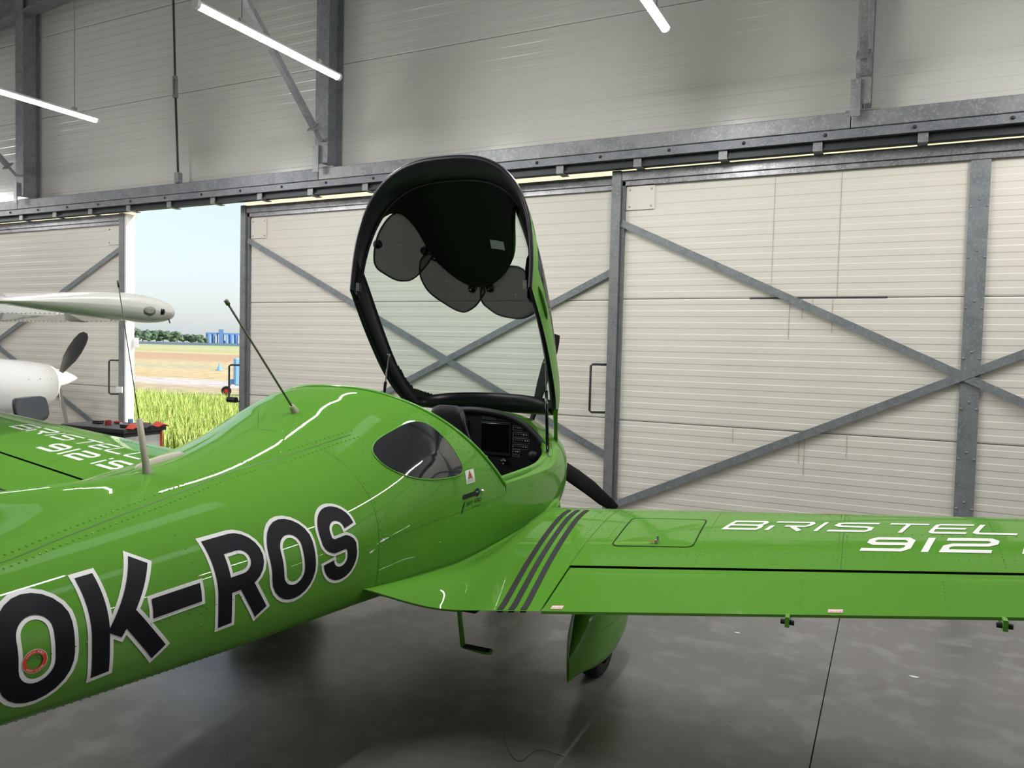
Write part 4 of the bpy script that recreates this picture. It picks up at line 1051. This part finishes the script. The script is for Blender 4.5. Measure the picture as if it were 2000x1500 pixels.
def wing_text(sd, W):
    def run(tab, seq, x_base, hgt, hw, slant):
        for ch, s0, s1 in seq:
            w, strokes = tab[ch]; mb = MB()
            for pts, _ in strokes:
                def fn(a, b):
                    s = s0 + (s1 - s0) * a / w
                    if sd > 0: ss = s + slant * b
                    else: ss = 1.78 + 3.10 - s - slant * b
                    c = wing_le(ss)[0] - wing_te(ss)[0]
                    return wing_pt(ss, x_base - hgt * b / c, 1, .0018, sd)
                ribbon(mb, pts, hw, fn, False, across=1, step=.12)
            mb.build('wing_letter', 'wing_white', W)
    seq = [('B', 1.765, 1.925), ('R', 1.945, 2.115), ('I', 2.132, 2.165), ('S', 2.19, 2.355), ('T', 2.39, 2.53), ('E', 2.555, 2.685), ('L', 2.705, 2.85), ('L', 2.88, 3.03)]
    run(WG, seq, .415, .118, .085, .042)
    run(NUM, [('9', 2.315, 2.49), ('1', 2.505, 2.565), ('2', 2.575, 2.76), ('i', 2.83, 2.875), ('S', 2.89, 3.06)], .592, .132, .10, .035)
wing_text(1, WR); wing_text(-1, WL)
# NO STEP placards at the trailing edge and a curved one near the leading edge
for s0 in (1.245, 2.225):
    MB().grid([[wing_pt(s, x, 1, .0012) for x in (.970, .990)] for s in (s0, s0 + .046)]).build('no_step_placard', 'placard', WR)
    fnp = lambda a, b: wing_pt(s0 + .003 + a, .986 - b * .85, 1, .0022)
    text_on('placard_lettering', 'NO STEP', .0105, fnp, 'red', WR)
    for e in (.970, .9885): MB().grid([[wing_pt(s, x, 1, .0018) for x in (e, e + .0015)] for s in (s0, s0 + .046)]).build('placard_border', 'red', WR)
MB().grid([[wing_pt(s, .10 + 4.0 * (s - 2.21) ** 2 + e, 1, .0015) for e in (0, .016)] for s in frange(2.15, 2.27, 12)]).build('leading_edge_placard', 'orange', WR)
# ---- aerials on the spine
def whip(base, tip, k, foot_r, m2, thick):
    b, t = Vector(base), Vector(tip); o = MB().tube([b - Vector((0, 0, .02)), b + (t-b)*.02, b + (t-b)*.06, b + (t-b)*k], [foot_r * 1.6, foot_r * 1.35, foot_r, foot_r * .8], 12).build('antenna', 'antenna', AC, smooth=True)
    MB().tube([b + (t-b)*k, b + (t-b)*.97], thick, 8).build('whip', m2, o, smooth=True); MB().tube([b + (t-b)*.965, t], thick * 1.9, 8).build('whip_tip', m2, o, smooth=True)
B1 = (0.03, -.70, 1.400); whip(B1, (0.02, -1.105, 1.868), .07, .013, 'rod', .0045)
whip((.03, -1.47, 1.228), (.01, -1.575, 1.902), .30, .0125, 'rod', .0018)
rows = []
for t, w, h in ((-1.44, .004, .002), (-1.42, .02, .012), (-1.36, .026, .02), (-1.29, .024, .02), (-1.235, .018, .014), (-1.215, .004, .003)):
    zt = fus(t)[1]; rows.append([(-.075 + w * math.cos(q), t, zt - .014 + (h + .01) * max(math.sin(q), -.4)) for q in [2*math.pi*k/16 for k in range(16)]])
MB().grid(rows, close_u=True).build('dome_antenna', 'antenna', AC, smooth=True)

# ---- sunshades held to the glass by suction cups
def sunshade(corners, label, cups):
    # corners in canopy (u,v); rounded outline
    pts = list(corners)
    for _ in range(3):
        q = []
        for a, b in zip(pts, pts[1:] + pts[:1]): q += [(a[0]*.78 + b[0]*.22, a[1]*.78 + b[1]*.22), (a[0]*.22 + b[0]*.78, a[1]*.22 + b[1]*.78)]
        pts = q
    cu = sum(p[0] for p in pts)/len(pts); cv = sum(p[1] for p in pts)/len(pts)
    e = MB().grid([[can_pt(cu + (p[0]-cu)*f, cv + (p[1]-cv)*f, -.022) for p in pts] for f in (.01, .25, .5, .75, 1)], close_u=True).build('sunshade', 'shade')
    e.matrix_world = AC_M; tag(e, label, 'sunshade', 'sunshades inside the canopy')
    MB().tube([can_pt(p[0], p[1], -.022) for p in pts], .006, 6, closed=True).build('rim', 'blk_plastic', e, smooth=True)
    for u, v in cups:
        p, q = Vector(can_pt(u, v, -.010)), Vector(can_pt(u, v, -.055)); d = (q - p)
        MB().tube([p, p + d*.35, p + d*.6, q], [.034, .026, .010, .008], 12).build('suction_cup', 'blk_gloss', e, smooth=True)
AC_M = Matrix.Translation((-2.40, 3.30, 0)) @ Matrix.Rotation(.03, 4, 'Z')
sunshade([(.12, -.43), (.19, -.29), (.36, -.20), (.42, -.45), (.36, -.62), (.19, -.78), (.12, -.68)], 'grey mesh sunshade at the upper left of the canopy', [(.155, -.66), (.335, -.30)])
sunshade([(.345, -.34), (.36, -.18), (.50, .03), (.58, -.03), (.61, -.15), (.50, -.36), (.41, -.40)], 'grey mesh sunshade in the middle of the three', [(.375, -.235), (.515, -.045)])
sunshade([(.45, .02), (.40, .32), (.46, .46), (.56, .42), (.62, .24), (.62, .06), (.57, -.02)], 'grey mesh sunshade at the lower right of the canopy', [(.515, .035), (.45, .40)])

# ================================================================== WHITE HIGH-WING AIRCRAFT
M['cream'] = mat('white_aircraft_paint', (.80, .80, .80), .25, coat=.8); M['tipgrey'] = mat('pale_grey_paint', (.50, .50, .48), .3, coat=.6)
AX, AY = -9.46, 6.40           # spinner tip
W2 = empty('white_aircraft', (AX, AY, 0)); tag(W2, 'white high-wing aircraft parked behind the green wing at left', 'aircraft')
HZ = 1.20
MB().lathe([(.0, 0), (.04, -.06), (.085, -.16), (.12, -.28), (.13, -.34)], (0, 0, HZ), 'y', 20).build('spinner', 'cream', W2, smooth=True)
def prop2(ang):
    d = Vector((math.cos(ang), 0, math.sin(ang))); pz = Vector((-math.sin(ang), 0, math.cos(ang))); ay = Vector((0, 1, 0)); rows = []
    for r, c, tw, th in ((.10, .05, 62, .035), (.2, .085, 58, .03), (.35, .15, 55, .022), (.5, .165, 52, .016), (.65, .15, 48, .012), (.75, .115, 46, .009), (.80, .05, 45, .006)):
        g = math.radians(tw); cv = pz * math.cos(g) - ay * math.sin(g); nv = cv.cross(d); m_ = Vector((0, -.27, HZ)) + d * r
        rows.append([tuple(m_ + cv * c * math.cos(q) * .5 + nv * th * math.sin(q) * .5) for q in [2*math.pi*k/14 for k in range(14)]])
    mb = MB().grid(rows, close_u=True); mb.add(rows[-1], [tuple(range(14))]); return mb
M['prop2'] = mat('prop_dark_grey', (.05, .05, .05), .35)
for a in (47, 167, 287): prop2(math.radians(a)).build('blade', 'prop2', W2, smooth=True)
rows = []
for y, hw, z0, z1, n in ((-.36, .17, HZ - .17, HZ + .13, 2.2), (-.40, .26, HZ - .27, HZ + .17, 2.3), (-.5, .34, HZ - .36, HZ + .20, 2.5), (-.75, .41, HZ - .44, HZ + .235, 2.7), (-1.2, .46, HZ - .52, HZ + .27, 2.8), (-1.7, .50, HZ - .58, HZ + .32, 2.8), (-2.1, .54, HZ - .6, HZ + .45, 2.8), (-2.5, .55, HZ - .6, HZ + .75, 2.8), (-3.6, .52, HZ - .55, HZ + .78, 2.6), (-4.6, .35, HZ - .35, HZ + .45, 2.3), (-6.5, .12, HZ - .1, HZ + .2, 2.0)):
    zc, hh = (z0 + z1) / 2, (z1 - z0) / 2
    rows.append([(hw * (abs(math.cos(q)) ** (2/n)) * (1 if math.cos(q) >= 0 else -1), y, zc + hh * (abs(math.sin(q)) ** (2/n)) * (1 if math.sin(q) >= 0 else -1)) for q in [2*math.pi*k/32 for k in range(32)]])
mb = MB().grid(rows, close_u=True); mb.add(rows[0], [tuple(range(32))]); mb.build('fuselage', 'cream', W2, smooth=True)
rv = MB()
for y in frange(-.6, -1.6, 8): rv.dome((.40 + .05 * (-.6 - y), y, HZ + .02), (1, 0, 0), .008)
o = rv.build('cowl_screws', 'screw', W2); o['kind'] = 'stuff'
# wing with a moulded tip
WZ, LEY, CH2 = 1.93, -2.10, 1.46
def f2(x):
    yt = .074 * (max(0, 1 - ((.24 - x) / .24) ** 2.5) ** .4 if x < .24 else 1 - ((x - .24) / .76) ** 1.5); m, p = .018, .4
    yc = m/p**2*(2*p*x - x*x) if x < p else m/(1-p)**2*(1 - 2*p + 2*p*x - x*x); return yc + yt, yc - yt
XS2 = [0, .005, .015, .035, .06, .1, .15, .22, .3, .4, .5, .6, .7, .8, .9, 1.0]
def ring2(x, k, sh=0.):
    pts = []
    for q, up in [(q, 0) for q in XS2] + [(q, 1) for q in XS2[::-1][1:-1]]:
        u, l = f2(q); zc = (u + l) / 2; h = (u - l) / 2 * k
        pts.append((x, LEY - CH2 * (sh + (1 - sh * 1.3) * q), WZ + CH2 * (zc + (h if up else -h))))
    return pts
for sd in (1, -1):
    rows = [ring2(sd * x, 1) for x in (.3, 2, 3.4, 4.25)]
    mb = MB().grid(rows, close_u=True, flip=sd > 0); w_ = mb.build('wing', 'cream', W2, smooth=True)
    rows = [ring2(sd * (4.25 + .16 * math.sin(k * math.pi / 2)), math.cos(k * math.pi / 2) ** .7 if k < 1 else 0.0, .10 * (1 - math.cos(k * math.pi / 2))) for k in frange(0, 1, 10)]
    MB().grid(rows, close_u=True, flip=sd > 0).build('wing_tip', 'tipgrey', w_, smooth=True)
    if sd > 0:
        MB().lathe([(.0, .05), (.03, .035), (.04, 0), (.03, -.05), (0, -.09)], (4.39, LEY - .30, WZ + .0), 'y', 14).build('navigation_light', glass_mat('lamp_glass', (.8, .8, .78), .3), w_, smooth=True)
        MB().lathe([(.0, .03), (.028, .02), (.03, -.01), (0, -.02)], (4.39, LEY - .20, WZ + .0), 'y', 12).build('strobe', 'blk_gloss', w_, smooth=True)
        MB().tube([(4.36, LEY - .1, WZ - .05), (4.37, LEY - .095, WZ - .085)], .006, 6).build('drain', 'galv_dk', w_)
    rv = MB()
    for x in frange(1.5, 4.2, 50):
        for q in (.25, .6): rv.dome((sd * x, LEY - CH2 * q, WZ + CH2 * f2(q)[1]), (0, 0, -1), .006)
    o = rv.build('rivets', 'galv_dk', w_); o['kind'] = 'stuff'
    MB().tube([(sd * .5, LEY - .3, HZ - .45), (sd * 2.3, LEY - .35, WZ - .06)], .03, 8).build('wing_strut', 'cream', W2, smooth=True)
    MB().lathe([(.08, -.06), (.16, -.06), (.19, 0), (.16, .06), (.08, .06)], (sd * .95, -2.9, .19), 'x', 20).build('wheel', 'rubber', W2, smooth=True)
    MB().tube([(sd * .4, -2.85, .75), (sd * .92, -2.9, .22)], .03, 8).build('gear_leg', 'cream', W2, smooth=True)
MB().lathe([(.08, -.05), (.15, -.05), (.17, 0), (.15, .05), (.08, .05)], (0, -.75, .17), 'x', 20).build('nose_wheel', 'rubber', W2, smooth=True)
MB().tube([(0, -.75, .2), (0, -.72, .85)], .03, 8).build('nose_leg', 'cream', W2, smooth=True)
rows = []
for z, y0, y1, w in ((1.35, -5.2, -6.6, .05), (2.0, -5.8, -6.7, .04), (2.45, -6.2, -6.75, .02)):
    rows.append([(w * math.sin(math.pi * k / 8) if k <= 8 else -w * math.sin(math.pi * (k - 8) / 8), y0 + (y1 - y0) * (k / 8 if k <= 8 else (16 - k) / 8), z) for k in range(16)])
MB().grid(rows, close_u=True).build('tail_fin', 'cream', W2, smooth=True)

# ================================================================== CHAIR, TOOL TROLLEY AND WHAT LIES ON IT
chr_ = empty('office_chair', (-8.62, 5.25, 0), math.radians(-60)); chr_.scale = (1.35, 1.2, 1.03); tag(chr_, 'black padded chair back standing under the white cowling', 'chair')
M['chairblk'] = mat('chair_black', (.03, .032, .04), .35)
rows = []
for z, hw, y in ((.74, .17, .02), (.76, .21, .02), (.80, .235, .015), (.88, .245, .0), (.95, .24, -.01), (.99, .225, -.015), (1.01, .18, -.02)):
    rows.append([(hw * (abs(math.cos(q)) ** .5) * (1 if math.cos(q) >= 0 else -1), y + .035 * math.sin(q) - .06 * (math.cos(q) ** 2) * 0 + .10 * (hw * math.cos(q)) ** 2 * 6, z) for q in [2*math.pi*k/24 for k in range(24)]])
mb = MB().grid(rows, close_u=True); mb.add(rows[-1], [tuple(range(24))]); mb.add(rows[0], [tuple(range(24))[::-1]]); mb.build('backrest', 'chairblk', chr_, smooth=True)
for z in (.845, .87): MB().tube([(-.15, -.03, z), (.15, -.03, z)], .004, 6).build('stitch_line', 'grey_print', chr_)
MB().box(-.16, .16, -.01, .03, .58, .76).build('lower_shell', 'chairblk', chr_, bevel=.01)
MB().box(.12, .16, -.05, .0, .50, .78).build('back_bracket', 'blk_plastic', chr_); MB().box(-.03, .03, -.02, .02, .40, .74).build('back_bar', 'blk_plastic', chr_)
MB().box(-.24, .24, -.02, .44, .42, .50).build('seat', 'chairblk', chr_, bevel=.03)
MB().tube([(0, .2, .08), (0, .2, .42)], .03, 10).build('gas_column', 'blk_plastic', chr_)
for k in range(5):
    a = 2 * math.pi * k / 5; MB().bar((0, .2, .10), (.28 * math.cos(a), .2 + .28 * math.sin(a), .07), .04, .03, ref=(0, 0, 1)).build('base_arm', 'blk_plastic', chr_)
    MB().lathe([(.0, -.015), (.03, -.015), (.03, .015), (.0, .015)], (.28 * math.cos(a), .2 + .28 * math.sin(a), .031), 'x', 12).build('castor', 'blk_plastic', chr_)
TRX, TRY, TRA = -7.05, 5.15, math.radians(2)
tr = empty('tool_trolley', (TRX, TRY, 0), TRA); tag(tr, 'grey tool trolley with red trim behind the green wing', 'tool trolley')
M['trgrey'] = mat('trolley_grey', (.055, .055, .06), .5); M['trwhite'] = mat('trolley_white', (.70, .70, .70), .5)
MB().box(-.42, .42, -.22, .22, .10, .80).build('cabinet', 'trgrey', tr, bevel=.01)
MB().box(.421, .425, -.20, .20, .12, .76).build('side_panel', 'trwhite', tr); MB().box(.4255, .428, -.15, .16, .20, .70).build('side_inset', 'placard', tr)
MB().box(.42, .432, .20, .225, .10, .80).build('corner_trim', 'red', tr)
for i in range(4): d = MB().box(-.40, .40, -.235, -.221, .14 + .16 * i, .285 + .16 * i).build('drawer', 'trgrey', tr); MB().box(-.3, .3, -.25, -.236, .255 + .16 * i, .27 + .16 * i).build('drawer_handle', 'galv', tr)
MB().box(-.46, .46, -.25, .25, .80, .845).build('top_tray', 'trgrey', tr, bevel=.008)
for k in (-1, 0, 1):
    q = MB(); rows = [[(.44 + .05 * u, k * .15 - .06 + .12 * v, .846 + .045 * math.sin(math.pi * v) * (1 - .3 * u)) for v in frange(0, 1, 8)] for u in (0, 1, 2)]; q.grid(rows).build('tray_lip', 'red' if k else 'trgrey', tr, solid=.006)
for sx in (-1, 1):
    for sy in (-1, 1): MB().lathe([(.0, -.02), (.05, -.02), (.05, .02), (.0, .02)], (sx * .34, sy * .16, .05), 'x', 14).build('castor', 'rubber', tr)
def on_tray(x, y): c, s = math.cos(TRA), math.sin(TRA); return (TRX + x * c - y * s, TRY + x * s + y * c, .846)
M['tred'] = mat('tool_red', (.35, .04, .03), .4); M['tblue'] = mat('tool_blue', (.25, .40, .60), .4)
def screwdriver(x, y, rz, m, lab):
    e = empty('screwdriver', on_tray(x, y), rz); tag(e, lab, 'tool', 'small tools lying on the trolley')
    MB().tube([(0, 0, .016), (.02, 0, .016), (.06, 0, .016), (.09, 0, .016)], [.012, .016, .015, .009], 10).build('handle', m, e, smooth=True); MB().tube([(.09, 0, .016), (.19, 0, .016)], .004, 6).build('shaft', 'chrome', e)
screwdriver(-.05, .05, .4, 'tred', 'red handled screwdriver lying on the tool trolley'); screwdriver(.18, -.05, 2.6, 'tblue', 'pale blue handled screwdriver on the tool trolley'); screwdriver(.30, .08, 1.2, 'tred', 'second red handled screwdriver, nearest the trolley edge')
def tin(x, y, r, h, m, lab):
    e = MB().lathe([(0, 0), (r, 0), (r, h), (r * .92, h + .004), (r * .92, h - .004), (0, h - .004)], on_tray(x, y), 'z', 16).build('small_tin', m); tag(e, lab, 'tin', 'small tins on the trolley')
tin(.0, -.06, .03, .045, 'tred', 'small red tin on the tool trolley'); tin(.10, .12, .026, .05, 'tblue', 'small blue tin on the tool trolley')
for x, y, m, lab in ((-.20, -.02, 'blk_plastic', 'small black socket box on the tool trolley, at left'), (.33, -.12, 'blk_plastic', 'small black socket box on the tool trolley, at right')):
    e = MB().box(-.05, .05, -.03, .03, 0, .03).build('socket_box', m, None, bevel=.004, loc=on_tray(x, y)); e.rotation_euler[2] = TRA; tag(e, lab, 'box', 'socket boxes on the trolley'); MB().box(-.052, .052, -.032, .032, .014, .017).build('lid_seam', 'grey_print', e)

# ---- bits on the floor
w_ = MB().tube([(q[0], q[1], .004) for q in smooth_path([(-1.465, 2.961, 0), (-1.398, 2.865, 0), (-1.33, 2.80, 0), (-1.297, 2.805, 0), (-1.294, 2.899, 0), (-1.263, 2.935, 0), (-1.2, 2.927, 0), (-1.158, 2.927, 0)], 3)], .0012, 5).build('loose_wire', 'track', None, smooth=True)
tag(w_, 'thin dark loose wire lying on the floor near the viewer', 'wire')
for i, (px, py, s, lab) in enumerate(((.178, 4.596, .024, 'white paint flake on the floor near the right edge'), (-.779, 4.778, .016, 'tiny white flake on the floor below the flap'))):
    q = [(s * math.cos(a) * (1 + .3 * math.sin(3 * a)), s * .5 * math.sin(a)) for a in [2*math.pi*k/9 for k in range(9)]]
    tag(MB().prism(q, lambda a, b, h: (px + a, py + b, h), .0003, .003).build('paint_flake', 'placard'), lab, 'flake')

# ================================================================== OUTSIDE
def ground_mat():
    m = bpy.data.materials.new('airfield_ground'); m.use_nodes = True; nt = m.node_tree; p = nt.nodes['Principled BSDF']; p.inputs['Roughness'].default_value = 1.0; p.inputs['Specular IOR Level'].default_value = .05
    g = nt.nodes.new('ShaderNodeNewGeometry'); sx = nt.nodes.new('ShaderNodeSeparateXYZ'); nt.links.new(g.outputs['Position'], sx.inputs[0])
    nz = nt.nodes.new('ShaderNodeTexNoise'); nz.inputs['Scale'].default_value = .35; nz.inputs['Detail'].default_value = 5; nt.links.new(g.outputs['Position'], nz.inputs['Vector'])
    ma = nt.nodes.new('ShaderNodeMath'); ma.operation = 'MULTIPLY_ADD'; ma.inputs[1].default_value = 3.0; nt.links.new(nz.outputs[0], ma.inputs[0]); nt.links.new(sx.outputs['Y'], ma.inputs[2])
    lg = nt.nodes.new('ShaderNodeMath'); lg.operation = 'LOGARITHM'; lg.inputs[1].default_value = 10; nt.links.new(ma.outputs[0], lg.inputs[0])
    mr = nt.nodes.new('ShaderNodeMapRange'); mr.inputs[1].default_value = .9; mr.inputs[2].default_value = 2.5; nt.links.new(lg.outputs[0], mr.inputs[0])
    cr = nt.nodes.new('ShaderNodeValToRGB'); nt.links.new(mr.outputs[0], cr.inputs[0]); el = cr.color_ramp.elements
    stops = [(8, (.20, .30, .05)), (16, (.22, .32, .06)), (18, (.42, .36, .24)), (21.5, (.42, .35, .25)), (22.5, (.50, .46, .45)), (25, (.50, .46, .44)), (26.5, (.48, .38, .22)), (34, (.50, .41, .25)), (38, (.40, .38, .26)), (44, (.48, .41, .25)), (50, (.46, .38, .23)), (54, (.44, .31, .20)), (80, (.43, .30, .20)), (88, (.50, .43, .27)), (105, (.38, .40, .20)), (160, (.44, .42, .25)), (300, (.33, .40, .20))]
    while len(el) < len(stops): el.new(.5)
    for e_, (y, c) in zip(el, stops): e_.position = min(max((math.log10(y + 1.5) - .9) / 1.6, 0), 1); e_.color = (*c, 1)
    n2 = nt.nodes.new('ShaderNodeTexNoise'); n2.inputs['Scale'].default_value = 1.6; n2.inputs['Detail'].default_value = 6; nt.links.new(g.outputs['Position'], n2.inputs['Vector'])
    mx = nt.nodes.new('ShaderNodeMix'); mx.data_type = 'RGBA'; mx.blend_type = 'MULTIPLY'; mx.inputs['Factor'].default_value = .55
    r2 = nt.nodes.new('ShaderNodeMapRange'); r2.inputs[1].default_value = .3; r2.inputs[2].default_value = .7; r2.inputs[3].default_value = .45; r2.inputs[4].default_value = 1.25; nt.links.new(n2.outputs[0], r2.inputs[0])
    nt.links.new(cr.outputs[0], mx.inputs['A']); nt.links.new(r2.outputs[0], mx.inputs['B']); nt.links.new(mx.outputs['Result'], p.inputs['Base Color']); return m
gnd = MB().box(-1500, 900, YW + 1.3, 1500, -.4, -.04).build('ground', ground_mat()); struct(gnd, 'flat airfield of dry mown grass reaching to the horizon', 'field')
GC = [mat('grass_a', (.40, .52, .12), .8), mat('grass_b', (.52, .58, .20), .8), mat('grass_c', (.28, .42, .09), .8)]
gm = [MB(), MB(), MB()]
gr = random.Random(3)
for i in range(30000):
    y = 8.2 + 6.8 * gr.random() ** .9; x = -y * (.82 + .72 * gr.random())
    h = .20 + .26 * gr.random(); a = gr.random() * math.pi; w = .006 + .006 * gr.random(); lx, ly = gr.gauss(0, .07), gr.gauss(0, .07)
    c, s = math.cos(a) * w, math.sin(a) * w
    gm[i % 3].add([(x - c, y - s, -.05), (x + c, y + s, -.05), (x + c * .6 + lx * .4, y + s * .6 + ly * .4, h * .6), (x - c * .6 + lx * .4, y - s * .6 + ly * .4, h * .6), (x + lx, y + ly, h)], [(0, 1, 2, 3), (3, 2, 4)])
for q, mb, lab in zip(GC, gm, ('tall bright green grass blades outside the door opening', 'pale yellow green grass blades mixed into the tall grass outside', 'darker green grass blades low in the tall grass outside')):
    tag(mb.build('tall_grass', q), lab, 'grass', kind='stuff')
# far tree line
M['leaf1'] = mat('far_foliage', (.055, .10, .075), 1.0, noise=[(.5, 4, (.10, .15, .09), .4, .6, ONE)]); M['bark'] = mat('far_bark', (.08, .07, .06), 1.0)  # far foliage colour carries a bluish haze tint
def at(px, dist, z=0.):   # a spot on the field seen through the opening, by bearing and distance
    a = math.radians(-26.3) + math.atan((px - 1000) / 1495.); return Vector((dist * math.sin(a), dist * math.cos(a), z))
def crown(seed):
    r_ = random.Random(seed); bm = bmesh.new()
    for k in range(9):
        q = bmesh.ops.create_icosphere(bm, subdivisions=2, radius=1.7 + r_.random() * .9)['verts']; off = Vector((r_.gauss(0, 1.6), r_.gauss(0, 1.3), 5.0 + r_.random() * 5.0))
        for v in q: v.co = v.co * (1 + .18 * r_.gauss(0, 1)) + off
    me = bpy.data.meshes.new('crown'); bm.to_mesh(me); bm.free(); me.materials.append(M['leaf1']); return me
crowns = [crown(s) for s in (1, 2, 3)]; trunk = MB().tube([(0, 0, 0), (0, 0, 6)], [.35, .2], 8)
tk = None
for i in range(13):
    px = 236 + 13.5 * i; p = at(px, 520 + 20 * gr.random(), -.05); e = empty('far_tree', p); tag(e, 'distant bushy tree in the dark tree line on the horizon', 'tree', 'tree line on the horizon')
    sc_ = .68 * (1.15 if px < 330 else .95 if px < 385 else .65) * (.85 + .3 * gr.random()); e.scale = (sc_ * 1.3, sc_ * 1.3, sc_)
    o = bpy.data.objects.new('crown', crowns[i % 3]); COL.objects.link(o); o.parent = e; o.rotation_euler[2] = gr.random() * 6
    if tk is None: tk = trunk.build('trunk', 'bark', e)
    else: c = tk.copy(); COL.objects.link(c); c.parent = e
# far silos
M['silo'] = mat('haze_tinted_silo', (.10, .20, .45), .6); M['silo_w'] = mat('silo_pale', (.60, .60, .62), .6)  # blue of the distance haze is put into the silo colour
sp_ = at(434, 560); sl = empty('grain_silo', sp_, math.atan2(-sp_.x, sp_.y)); sl.scale = (1, 1, .66); tag(sl, 'grain silo block with a tower on the horizon, haze blue put into its colour', 'building')
for k in range(6):
    if k == 2: continue
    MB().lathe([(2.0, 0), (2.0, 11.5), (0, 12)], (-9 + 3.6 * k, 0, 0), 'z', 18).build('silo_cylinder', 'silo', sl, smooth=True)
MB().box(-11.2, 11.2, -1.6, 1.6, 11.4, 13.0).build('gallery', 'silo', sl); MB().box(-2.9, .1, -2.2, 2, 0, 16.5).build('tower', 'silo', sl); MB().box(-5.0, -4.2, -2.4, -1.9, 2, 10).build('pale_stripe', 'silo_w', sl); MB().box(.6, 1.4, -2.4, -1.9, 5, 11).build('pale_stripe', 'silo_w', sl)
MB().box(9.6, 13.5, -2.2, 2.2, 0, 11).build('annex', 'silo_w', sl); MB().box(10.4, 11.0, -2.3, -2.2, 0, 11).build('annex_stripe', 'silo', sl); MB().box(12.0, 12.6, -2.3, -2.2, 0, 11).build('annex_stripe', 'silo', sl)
hd = MB(); 
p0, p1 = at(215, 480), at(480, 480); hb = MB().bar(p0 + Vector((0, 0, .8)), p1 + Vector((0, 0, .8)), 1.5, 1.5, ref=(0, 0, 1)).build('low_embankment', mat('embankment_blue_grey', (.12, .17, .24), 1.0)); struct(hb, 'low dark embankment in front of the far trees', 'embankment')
# blue marker cone and a trolley half hidden by the door
p = at(427, 51); mk = MB().lathe([(.22, 0), (.22, .04), (.12, .05), (.03, .42), (0, .42)], p, 'z', 14).build('marker_cone', mat('marker_blue', (.15, .35, .75), .6), None, smooth=True); tag(mk, 'small blue marker cone standing in the field', 'cone')
p = at(452, 27.0, -.04); tl = empty('towing_trolley', p, math.radians(50)); tag(tl, 'blue towing trolley with a red-hubbed wheel, half hidden by the door', 'trolley')
M['trblue'] = mat('trolley_blue', (.22, .42, .80), .4)
MB().lathe([(.07, -.04), (.12, -.05), (.155, -.03), (.16, 0), (.155, .03), (.12, .05), (.07, .04)], (-.18, 0, .16), 'y', 20).build('tire', 'rubber', tl, smooth=True)
MB().lathe([(0, -.03), (.085, -.03), (.085, .03), (0, .03)], (-.18, 0, .16), 'y', 16).build('hub', 'red', tl)
MB().tube([(-.18, 0, .16), (-.02, 0, .42), (.3, 0, .5)], .03, 8).build('fork', 'placard', tl); MB().box(.05, .9, -.3, .3, .35, 1.25).build('body', 'trblue', tl, bevel=.05)
MB().box(-.1, .1, -.1, .1, .38, .55).build('coupling', 'trblue', tl, bevel=.02)
